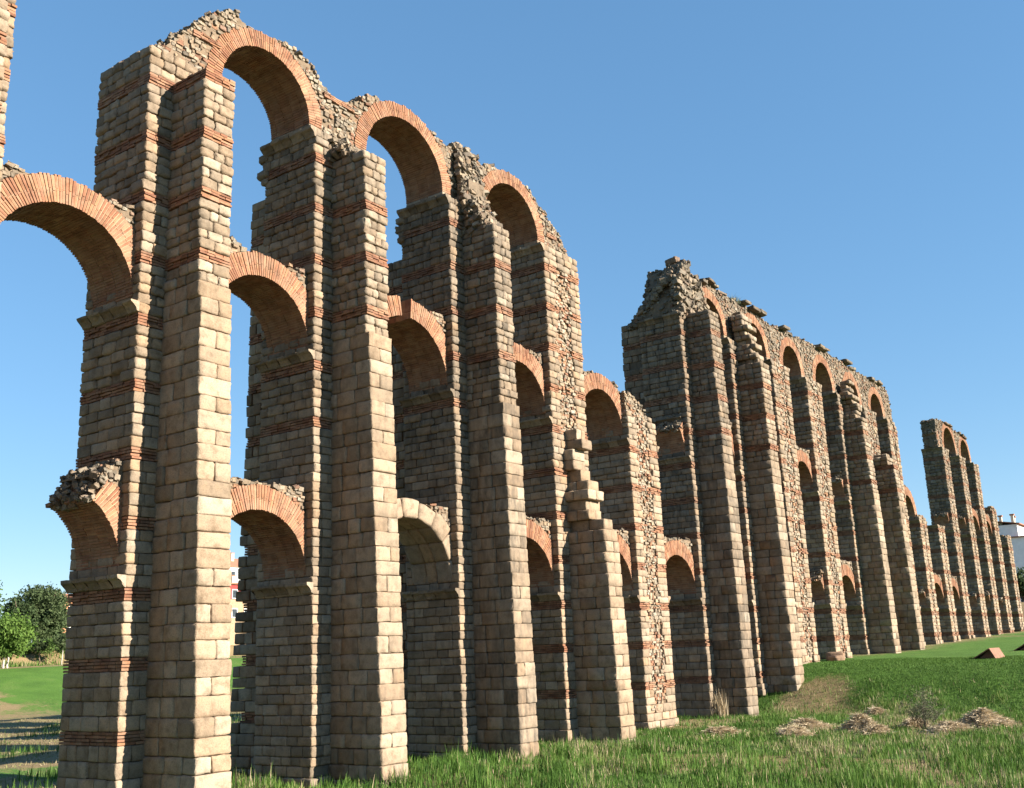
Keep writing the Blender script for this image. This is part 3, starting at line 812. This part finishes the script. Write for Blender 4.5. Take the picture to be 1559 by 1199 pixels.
# short turf on the bank
N = 120000
x = rng.uniform(47, 64, N); y = rng.uniform(-22, -.5, N)
keep = seen(x, y, 60) & (rng.random(N) < (1-.9*dryness(x, y)))
x, y = x[keep], y[keep]
blades(g, x, y, rng.uniform(.04, .12, len(x)), rng.uniform(.015, .03, len(x)), tint=np.clip(rng.random(len(x))*.7, 0, 1))
gg = g.build('tall_grass', [M_GRASS]); gg['kind'] = 'stuff'; gg['label'] = 'rough green meadow grass growing round the feet of the piers'; gg['category'] = 'grass'

# ------------------------------------------------------------------ straw heaps, stones, bush
M_STRAW = leafy('straw', [(0, (.24, .18, .105)), (.5, (.46, .37, .24)), (1, (.66, .57, .42))], .9, .15)
M_HAYBASE = simple('straw_bed', (.30, .23, .14), (.44, .36, .23), 6., .95, .6)
def heap(x, y, rx, ry, h, label):
    g = Geo(); z0 = float(ground(x, y))
    nu, nv = 30, 9; V = []
    prof = lambda r, px, py: h*.95*np.clip(1-r**1.5, 0, 1)*(.35+1.1*vnoise(px*1.9+x, py*1.9)+.35*(vnoise(px*5, py*5)-.5))
    rad_ = lambda a: 1+.6*(vnoise(2.2*np.cos(a)+x, 2.2*np.sin(a)+y)-.5)
    for j in range(nv+1):
        for i in range(nu):
            a = 2*PI*i/nu; r = 1-j/nv; jx = float(rad_(a))
            px, py = x+rx*r*jx*math.cos(a), y+ry*r*jx*math.sin(a)
            V.append((px, py, float(ground(px, py))-.05+float(prof(r, px, py))))
    F = [(j*nu+i, j*nu+(i+1) % nu, (j+1)*nu+(i+1) % nu, (j+1)*nu+i) for j in range(nv) for i in range(nu)]
    g.add(V, F, 1, True, (.4, 0, 0))
    n = int(3000*rx*ry)+900
    r = rng.random(n)**.6*1.25; a = rng.uniform(0, 2*PI, n); jx = rad_(a)
    px = x+rx*r*jx*np.cos(a); py = y+ry*r*jx*np.sin(a)
    pz = ground(px, py)+prof(r, px, py)
    ln = rng.uniform(.25, .8, n); aa = rng.normal(.6, .8, n)+PI*(rng.random(n) < .5); el = rng.normal(.03, .17, n)
    d = np.stack([np.cos(aa)*np.cos(el), np.sin(aa)*np.cos(el), np.sin(el)], 1)*ln[:, None]/2
    w = np.stack([-np.sin(aa), np.cos(aa), rng.uniform(-.3, 1.2, n)], 1)*rng.uniform(.005, .011, n)[:, None]
    P = np.stack([px, py, pz], 1)
    VV = np.stack([P-d-w, P-d+w, P+d+w*.5, P+d-w*.5], 1)
    g.add(VV.reshape(-1, 3), np.arange(4*n).reshape(-1, 4), 0, False, np.repeat(np.stack([rng.random(n)]*3, 1), 4, 0))
    o = g.build('straw_heap', [M_STRAW, M_HAYBASE]); o['label'] = label; o['category'] = 'straw heap'; o['group'] = 'heaps of dry straw on the meadow'
    return o
for (hx, hy, rx, ry, hh, lb) in [
    (36.0, -4.6, 1.0, .8, .42, 'low straw heap below the pier with the rubble strip, leftmost of the heaps'),
    (35.2, -8.3, 1.05, .8, .45, 'small straw heap with pale stalks on top in front of a patch of dry grass'),
    (39.9, -7.1, 1.9, 1.0, .35, 'flat scattered straw heap with tall green stems standing in it'),
    (39.0, -10.0, 1.05, .8, .75, 'rounded straw heap in the middle of the row, behind a smaller one'),
    (36.4, -11.5, 1.05, .6, .45, 'small straw heap nearest the tall grass, in front of the rounded one'),
    (40.3, -12.0, .75, .6, .6, 'pointed straw heap just left of the grey bush'),
    (38.3, -14.0, 1.25, .8, .55, 'straw heap right of the grey bush, lower half of the long pile'),
    (41.3, -14.7, 1.7, 1.2, .6, 'tallest straw heap, upper half of the long pile at the right'),
    (48.0, -7.9, .7, .5, .32, 'tiny dark straw heap at the foot of the lawn slope')]:
    heap(hx, hy, rx, ry, hh, lb)
# grey bush
bo = bpy.data.objects.new('bush', None); COL.objects.link(bo); bo.location = (38.7, -12.9, float(ground(38.7, -12.9)))
bo['label'] = 'sparse grey green bush of thin twigs between two straw heaps'; bo['category'] = 'bush'
M_BUSH = leafy('grey_foliage', [(0, (.075, .090, .050)), (1, (.17, .18, .115))], .8, .2)
M_TWIG = simple('twig', (.10, .085, .07), (.18, .15, .12), 8.)
g = Geo(); tips = []
def twig(g, p0, p1, w):
    p0 = np.array(p0, float); p1 = np.array(p1, float); d = p1-p0
    for q in range(2):
        s = np.cross(d, (q, 1-q, .2)); s = s/np.linalg.norm(s)*w
        g.add([p0-s, p0+s, p1+s*.35, p1-s*.35], [[0, 1, 2, 3]], 0, False, (.5, .5, .5))
for k in range(34):
    a = rng.uniform(0, 2*PI); sp_ = rng.uniform(.1, .95); hh = rng.uniform(.8, 1.75)*(1.1-.4*sp_)
    p = np.array((0, 0, 0.)); e = np.array((math.cos(a)*sp_, math.sin(a)*sp_, hh)); m1 = e*(.5, .5, .6)
    twig(g, p, m1, .012); twig(g, m1, e, .008)
    for j in range(7):
        f = rng.uniform(.35, 1); b0 = m1+(e-m1)*(f*2-1) if f > .5 else m1*(f*2)
        b1 = b0+np.array((rng.normal()*.2, rng.normal()*.2, rng.uniform(.05, .35))); twig(g, b0, b1, .005); tips.append(b1); tips.append((b0+b1)/2)
g.build('twigs', [M_TWIG], bo)
tips = np.array(tips); P = np.repeat(tips, 5, 0)+rng.normal(size=(len(tips)*5, 3))*.05; n = len(P)
a = rng.normal(size=(n, 3)); a /= np.linalg.norm(a, axis=1, keepdims=True); b_ = np.cross(a, rng.normal(size=(n, 3))); b_ /= np.linalg.norm(b_, axis=1, keepdims=True)
VV = np.stack([P-a*.028-b_*.009, P+a*.028-b_*.009, P+a*.028+b_*.009, P-a*.028+b_*.009], 1)
g = Geo(); g.add(VV.reshape(-1, 3), np.arange(4*n).reshape(-1, 4), 0, False, np.repeat(rng.random((n, 3)), 4, 0)); g.build('foliage', [M_BUSH], bo)
# dead reeds in the corner of the sixth pier
g = Geo(); n = 170
x = 45.15+rng.normal(size=n)*.16; y = -.35+rng.normal(size=n)*.2
blades(g, x, y, rng.uniform(.6, 1.7, n), rng.uniform(.02, .04, n), lean=.3, tint=rng.random(n))
o = g.build('dry_reeds', [M_STRAW]); o['label'] = 'clump of dead brown reeds in the corner beside a tall buttress'; o['category'] = 'reeds'
# fallen blocks
def fallen(x, y, hx, hy, hz, rz, label):
    g = Geo(); boxes(g, [(0, 0, 0)], [(hx, hy, hz)], .09, ST, n=6, jit=.03, bulge=.04, dirt=.1, light=.3)
    o = g.build('fallen_block'); o.location = (x, y, float(ground(x, y))+hz*.55); o.rotation_euler = (rng.normal()*.1, rng.normal()*.1, rz)
    o['label'] = label; o['category'] = 'stone block'; o['group'] = 'fallen stone blocks'
fallen(64.0, -.5, .95, .55, .3, .3, 'large pale fallen block lying in front of a dark arch opening')
fallen(62.7, -1.0, .5, .4, .2, .9, 'small pale fallen block beside the foot of a pier, left of a larger one')
# dry shrub rooted on the crest
g = Geo(); n = 420
x = 54.6+rng.normal(size=n)*.45; y = 1.0+rng.normal(size=n)*.4
blades(g, x, y, rng.uniform(.25, .6, n), rng.uniform(.02, .05, n), lean=.9, tint=rng.random(n)*.5, z=np.full(n, 26.55))
o = g.build('dry_shrub', [M_BUSH]); o['label'] = 'dry brown shrub growing on the broken crest of the aqueduct'; o['category'] = 'shrub'

# ------------------------------------------------------------------ trees
def crown(g, c, rad, nclump, nleaf, leaf, cs, squash=.8, m=0, seed=0, flat=False):
    c = np.array(c, float); rad = np.array(rad, float)
    d = rng.normal(size=(nclump, 3)); d /= np.linalg.norm(d, axis=1, keepdims=True)
    r = rng.random(nclump)**.38
    if flat: d[:, 2] = np.where(d[:, 2] < 0, d[:, 2]*.45, d[:, 2])
    cc = c+d*r[:, None]*rad*rng.uniform(.82, 1.08, (nclump, 1))
    k = rng.normal(size=(nclump, nleaf, 3))*cs*np.array([1, 1, squash])
    P = (cc[:, None]+k*rng.uniform(.6, 1.3, (nclump, 1, 1))).reshape(-1, 3); n = len(P)
    a = rng.normal(size=(n, 3)); a /= np.linalg.norm(a, axis=1, keepdims=True)
    b = np.cross(a, rng.normal(size=(n, 3))); b /= np.linalg.norm(b, axis=1, keepdims=True)
    s = rng.uniform(.6, 1.3, (n, 1))*leaf
    V = np.stack([P-a*s-b*s*.5, P+a*s-b*s*.5, P+a*s+b*s*.5, P-a*s+b*s*.5], 1)
    tt = np.repeat(rng.random(nclump)*.7, nleaf)+rng.random(n)*.3
    g.add(V.reshape(-1, 3), np.arange(4*n).reshape(-1, 4), m, False, np.repeat(np.stack([tt]*3, 1), 4, 0))
def limb(g, p0, p1, r0, r1, m=0, n=7, segs=4, wob=.06):
    p0 = np.array(p0, float); p1 = np.array(p1, float); d = p1-p0; L = np.linalg.norm(d); d /= L
    u = np.cross(d, (0.3, 1, .2)); u /= np.linalg.norm(u); v = np.cross(d, u); V = []
    for j in range(segs+1):
        f = j/segs; c = p0+d*L*f+(u*rng.normal()+v*rng.normal())*wob*L*.5*(0 < j < segs)
        r = r0+(r1-r0)*f
        V += [c+r*(u*math.cos(2*PI*i/n)+v*math.sin(2*PI*i/n)) for i in range(n)]
    F = [(j*n+i, j*n+(i+1) % n, (j+1)*n+(i+1) % n, (j+1)*n+i) for j in range(segs) for i in range(n)]
    g.add(V, F, m, True, (.5, .5, .5))
M_BARK = simple('bark', (.10, .075, .055), (.22, .17, .13), 5., .95, .6)
M_PALEBARK = simple('pale_bark', (.30, .27, .23), (.46, .42, .36), 5., .95, .4)
def leafmat(name, lo, hi): return leafy(name, [(0, lo), (.55, tuple((a+b)/2 for a, b in zip(lo, hi))), (1, hi)], .75, .3)
M_L1 = leafmat('bright_foliage', (.055, .11, .018), (.13, .21, .045))
M_L2 = leafmat('olive_foliage', (.035, .060, .022), (.085, .115, .050))
M_L3 = leafmat('dark_foliage', (.025, .048, .018), (.065, .095, .038))
M_L4 = leafmat('hedge_foliage', (.045, .09, .020), (.11, .17, .045))
def tree(label, x, y, z, h, rx, rz, lm, bark, trunk=.35, leaf=.16, ncl=150, nl=34, flat=False, group=None, stems=1):
    o = bpy.data.objects.new('tree', None); COL.objects.link(o); o.location = (x, y, z)
    o['label'] = label; o['category'] = 'tree'
    if group: o['group'] = group
    g = Geo(); crown(g, (0, 0, h-rz), (rx, rx, rz), ncl, nl, leaf, rx*.13, m=0, flat=flat)
    for k in range(6):
        a = rng.uniform(0, 2*PI); crown(g, (math.cos(a)*rx*.6, math.sin(a)*rx*.6, h-rz+rng.uniform(-.5, .5)*rz), (rx*.45, rx*.45, rz*.42), ncl//9, nl, leaf, rx*.10, m=0)
    g.build('crown', [lm], o)
    g = Geo()
    for s in range(stems):
        ox = (s-(stems-1)/2)*.5
        limb(g, (ox, 0, -.3), (ox*.6, 0, h-rz*1.5), trunk/2, trunk*.36)
        for k in range(6):
            a = rng.uniform(0, 2*PI); limb(g, (ox*.6, 0, h-rz*1.7+rng.random()*.4), (math.cos(a)*rx*.6, math.sin(a)*rx*.6, h-rz*(.3+.8*rng.random())), trunk*.25, .03)
    g.build('trunk', [bark], o)
    return o
GZf = lambda x, y: float(ground(x, y))
tree('rounded bright green tree with a short forked pale trunk on the lawn', 59.2, 98., GZf(59.2, 98), 6.3, 2.75, 2.65, M_L1, M_PALEBARK, .3, .14, 210, 42, stems=2)
tree('light green tree at the left edge of the view behind the rounded one', 63.2, 113., GZf(63.2, 113), 10.2, 2.9, 4.4, M_L4, M_BARK, .4, .17, 140, 36)
BG = 'trees behind the lawn'
for lb, tx, ty, th, rx, rz, lm in [
    ('tall dark olive tree, highest of the trees behind the lawn', 80.8, 128., 10.9, 3.5, 4.6, M_L2),
    ('dark olive tree left of the highest one, beside a thin chimney', 77.0, 127., 8.8, 2.6, 3.6, M_L3),
    ('olive tree right of the highest one, partly behind the first pier', 85.0, 132., 10.4, 3.2, 4.4, M_L2),
    ('dark tree behind the light green one at the left edge', 68.0, 126., 11.2, 2.6, 4.6, M_L3)]:
    tree(lb, tx, ty, GZf(tx, ty), th, rx, rz, lm, M_BARK, .4, .17, 140, 36, group=BG)
tree('slender sapling with a thin pale trunk in front of the bank, nearest the pier', 68.9, 102., GZf(68.9, 102), 3.9, 1.15, 1.1, M_L2, M_PALEBARK, .14, .10, 40, 26)
tree('slender sapling with a thin trunk in the middle of the bank', 67.3, 104.5, GZf(67.3, 104.5), 3.3, 1.0, .9, M_L2, M_BARK, .13, .10, 36, 24)
# hedge on top of the bank
g = Geo(); hb = bpy.data.objects.new('hedge', None); COL.objects.link(hb); hb.location = (70, 109, GZf(70, 109)); hb['label'] = 'green hedge running along the top of the dry bank'; hb['category'] = 'hedge'
for k in range(46):
    hx = -14+k*.9+rng.uniform(-.3, .3); crown(g, (hx, rng.uniform(-.6, .6)-2.2, GZf(70+hx, 106.8)-GZf(70, 109)+rng.uniform(.3, 1.5)), (1.0, .9, 1.0), 12, 30, .12, .3)
g.build('foliage', [M_L4], hb)
# scrub on the dry bank
g = Geo(); n = 5200
x = rng.uniform(45, 92, n); y = rng.uniform(101.5, 107.5, n); k = fbm(x*.6, y*.6) > .44; x, y = x[k], y[k]
blades(g, x, y, rng.uniform(.25, .8, len(x)), rng.uniform(.05, .12, len(x)), lean=.8, tint=rng.random(len(x)))
o = g.build('dry_scrub', [M_GRASS]); o['kind'] = 'stuff'; o['label'] = 'dry scrub and weeds covering the bank behind the lawn'; o['category'] = 'scrub'
# houses
M_WHITE = simple('white_render', (.66, .66, .66), (.78, .78, .77), 1.5, .9)
M_ORANGE = simple('orange_render', (.40, .19, .10), (.50, .25, .14), 1.5, .9)
M_RED = simple('red_render', (.22, .035, .035), (.28, .05, .045), 1.5, .9)
M_TAN = simple('tan_wall', (.22, .16, .10), (.32, .24, .16), 3., .9, .4)
M_CREAM = simple('cream_render', (.50, .48, .36), (.60, .57, .44), 2., .9)
M_TILE = simple('roof_tile', (.24, .11, .07), (.36, .17, .11), 9., .9, .5)
M_PANE = simple('window_glass', (.02, .025, .03), (.05, .06, .07), 3., .12, 0, .5)
M_RAIL = simple('rail_metal', (.10, .10, .11), (.16, .16, .17), 5., .5)
HM = [M_WHITE, M_ORANGE, M_RED, M_TAN, M_CREAM, M_TILE, M_PANE, M_RAIL]
def gable(g, x0, x1, y0, y1, z, h, m, along='x', over=.35):
    x0 -= over; x1 += over; y0 -= over; y1 += over; t_ = .16
    if along == 'x':
        ym = (y0+y1)/2; V = [(x0, y0, z), (x1, y0, z), (x1, ym, z+h), (x0, ym, z+h), (x0, y1, z), (x1, y1, z)]
    else:
        xm = (x0+x1)/2; V = [(x0, y0, z), (x0, y1, z), (xm, y1, z+h), (xm, y0, z+h), (x1, y0, z), (x1, y1, z)]
    V2 = [(a, b, c+t_) for a, b, c in V]
    F = [(0, 1, 2, 3), (3, 2, 5, 4), (6, 9, 8, 7), (9, 10, 11, 8), (0, 3, 9, 6), (3, 4, 10, 9), (1, 7, 8, 2), (2, 8, 11, 5), (0, 6, 7, 1), (4, 5, 11, 10)]
    g.add(V+V2, F, m, False, (.5, .5, .5))
def house(label, x0, x1, y0, y1, zt, wall, roof_h, along, cat='house', lower=None):
    zb = GZf((x0+x1)/2, (y0+y1)/2)-1.5
    o = bpy.data.objects.new('house', None); COL.objects.link(o); o['label'] = label; o['category'] = cat
    g = Geo(); zs_ = zb
    if lower: box(g, (x0-.02, y0-.02, zb), (x1+.02, y1+.02, lower[0]), lower[1]); zs_ = lower[0]
    box(g, (x0, y0, zs_), (x1, y1, zt), wall); g.build('wall', HM, o)
    g = Geo(); gable(g, x0, x1, y0, y1, zt-.02, roof_h, 5, along); r = g.build('roof', HM, o)
    g = Geo(); cx_, cy_ = x0+(x1-x0)*.7, y0+(y1-y0)*.35; box(g, (cx_-.35, cy_-.35, zt), (cx_+.35, cy_+.35, zt+roof_h+1.0), 4); box(g, (cx_-.45, cy_-.45, zt+roof_h+1.0), (cx_+.45, cy_+.45, zt+roof_h+1.15), 5); g.build('chimney', HM, r)
    for k in range(3):
        for zz in (zt-2.2, zt-5.2):
            for face in (0, 1):
                f = (k+.5)/3; g = Geo(); gp = Geo()
                if face == 0:
                    wx = x0+(x1-x0)*f; box(g, (wx-.6, y0-.09, zz-.1), (wx+.6, y0-.004, zz+1.4), 0); box(gp, (wx-.48, y0-.11, zz+.02), (wx+.48, y0-.091, zz+1.28), 6)
                else:
                    wy = y0+(y1-y0)*f; box(g, (x0-.09, wy-.6, zz-.1), (x0-.004, wy+.6, zz+1.4), 0); box(gp, (x0-.11, wy-.48, zz+.02), (x0-.091, wy+.48, zz+1.28), 6)
                fr = g.build('window', HM, o); gp.build('pane', HM, fr)
    return o
house('orange walled house with a low tiled roof half hidden behind the olive trees', 109., 121., 168., 178., 17.4, 1, 1.5, 'x')
house('dark red house with tan lower walls seen through the gap between the two nearest piers', 99.5, 107., 110., 117., 16.4, 2, .5, 'x', lower=(14.0, 3))
house('tall white house behind the dark red one', 130., 142., 150., 160., 23.6, 0, 2.2, 'x')
# white apartment block beyond the end of the aqueduct
ab = bpy.data.objects.new('apartment_block', None); COL.objects.link(ab); ab.location = (205, 6, GZf(205, 6))
ab['label'] = 'white apartment block with set back top floor and tiled roof beyond the last pier'; ab['category'] = 'apartment block'
ab.location = (0, 0, 0)
g = Geo(); ax0, ax1, ay0, ay1 = 205., 235., 10.3, 26.; box(g, (ax0, ay0, 4.), (ax1, ay1, 21.2), 0); box(g, (ax0+.8, ay0+1.2, 21.2), (ax1-1, ay1-1, 23.75), 0); g.build('wall', HM, ab)
g = Geo(); box(g, (ax0-.4, ay0-.5, 21.22), (ax1+.4, ay1+.4, 21.42), 5); g.build('eaves', HM, ab)
g = Geo(); gable(g, ax0+.8, ax1-1, ay0+1.2, ay1-1, 23.73, 1.3, 5, 'x', .6); rf = g.build('roof', HM, ab)
for cx_, cy_ in ((208, 14.6), (207.5, 12.4), (212, 13.0)):
    g = Geo(); box(g, (cx_-.25, cy_-.25, 24), (cx_+.25, cy_+.25, 25.6), 4); box(g, (cx_-.4, cy_-.4, 25.6), (cx_+.4, cy_+.4, 25.85), 5); g.build('chimney', HM, rf)
for fl in range(4):
    zz = 19.2-fl*3.1
    for k in range(6):
        wx = ax0+1.6+k*4.6; g = Geo(); box(g, (wx, ay0-.06, zz-1.2), (wx+1.5, ay0-.004, zz+1.), 4); f_ = g.build('window', HM, ab)
        g = Geo(); box(g, (wx+.12, ay0-.09, zz-1.08), (wx+1.38, ay0-.062, zz+.9), 6); g.build('pane', HM, f_)
        if k % 2 == 0:
            g = Geo(); box(g, (wx-.4, ay0-1.3, zz-1.45), (wx+2.4, ay0-.007, zz-1.27), 0); bl = g.build('balcony', HM, ab)
            g = Geo(); box(g, (wx-.4, ay0-1.3, zz-1.26), (wx+2.4, ay0-1.24, zz-.3), 7); g.build('railing', HM, bl)
for lb, tx, ty, th, rx in [('dark bushy tree in front of the white apartment block', 181., 8.0, 5.2, 2.9), ('low bushy tree right of the darker one in front of the apartment block', 183., 3.4, 4.4, 2.6)]:
    tree(lb, tx, ty, GZf(tx, ty), th, rx, rx*.85, M_L3, M_BARK, .4, .18, 90, 30, group='trees in front of the apartment block')
# two board ramps on the lawn
M_RUST = simple('rust_board', (.15, .075, .050), (.24, .125, .085), 5., .8, .3)
def ramp(x, y, rz, label):
    o = bpy.data.objects.new('board_ramp', None); COL.objects.link(o); o.location = (x, y, GZf(x, y)); o.rotation_euler = (0, 0, rz)
    o['label'] = label; o['category'] = 'ramp'; o['group'] = 'board ramps on the lawn'
    def slab(name, p, q, wd):
        p = np.array(p, float); q = np.array(q, float); d = q-p; n_ = np.array((-d[1], d[0])); n_ = n_/np.linalg.norm(n_)*.03
        c = [p-n_, q-n_, q+n_, p+n_]; V = [(a[0], 0, a[1]) for a in c]+[(a[0], wd, a[1]) for a in c]
        g = Geo(); g.add(V, [(0, 1, 2, 3), (7, 6, 5, 4), (0, 4, 5, 1), (1, 5, 6, 2), (2, 6, 7, 3), (3, 7, 4, 0)], 0, False, (.5, .5, .5)); g.build(name, [M_RUST], o)
    slab('long_board', (-1.45, -.05), (-.03, .66), 2.0); slab('short_board', (.42, -.05), (.0, .69), 2.0)
    g = Geo(); V = []
    for yy in (.35, .40, 1.1, 1.15):
        V += [(-1.0, yy, 0.02), (.36, yy, .02), (.0, yy, .60), (-.1, yy, .58)]
    g.add(V, [(0, 1, 2, 3), (7, 6, 5, 4), (0, 4, 5, 1), (8, 9, 10, 11), (15, 14, 13, 12), (8, 12, 13, 9)], 0, False, (.5, .5, .5)); g.build('side_board', [M_RUST], o)
    o.scale = (.85, .85, .95)
ramp(61.2, -11.15, math.radians(-98), 'brown board ramp on the lawn showing its open triangular side, nearer of the two')
ramp(71.5, -11.66, math.radians(-98), 'brown board ramp farther along the lawn, at the right edge of the view')

# ------------------------------------------------------------------ camera, light, world
cam = bpy.data.objects.new('camera', bpy.data.cameras.new('camera')); COL.objects.link(cam)
Mx = Matrix((R2, U2, -Fv)).transposed().to_4x4(); Mx.translation = Vector(CAM)
cam.matrix_world = Mx
cam.data.sensor_width = 36; cam.data.sensor_fit = 'HORIZONTAL'; cam.data.lens = 36*FOC/1559; cam.data.clip_end = 8000; cam.data.clip_start = .1
SC.camera = cam
EL = math.radians(22.0); AZ = math.radians(16.5)
S = Vector((math.sin(AZ)*math.cos(EL), -math.cos(AZ)*math.cos(EL), math.sin(EL)))
sun = bpy.data.objects.new('sun', bpy.data.lights.new('sun', 'SUN')); COL.objects.link(sun)
sun.data.energy = 5.0; sun.data.angle = math.radians(.53); sun.data.color = (1.0, .895, .755)
sun.rotation_euler = S.to_track_quat('Z', 'Y').to_euler()
w = bpy.data.worlds.new('World'); SC.world = w; w.use_nodes = True
nt = w.node_tree; nt.nodes.clear()
ou = nt.nodes.new('ShaderNodeOutputWorld'); bg = nt.nodes.new('ShaderNodeBackground'); sk = nt.nodes.new('ShaderNodeTexSky')
sk.sky_type = 'NISHITA'; sk.sun_disc = False; sk.sun_elevation = EL; sk.sun_rotation = math.atan2(S.x, S.y)
sk.altitude = 200; sk.air_density = 1.0; sk.dust_density = 0.0; sk.ozone_density = 6.0
bg.inputs['Strength'].default_value = .111
gm = nt.nodes.new('ShaderNodeGamma'); gm.inputs[1].default_value = .55
hs = nt.nodes.new('ShaderNodeHueSaturation'); hs.inputs['Saturation'].default_value = 1.3
nt.links.new(sk.outputs[0], gm.inputs[0]); nt.links.new(gm.outputs[0], hs.inputs['Color']); nt.links.new(hs.outputs[0], bg.inputs[0]); nt.links.new(bg.outputs[0], ou.inputs[0])
SC.view_settings.view_transform = 'Standard'; SC.view_settings.look = 'None'; SC.view_settings.exposure = 1.82; SC.view_settings.gamma = 1.0
SC.render.engine = 'CYCLES'
SC.cycles.max_bounces = 6; SC.cycles.diffuse_bounces = 3
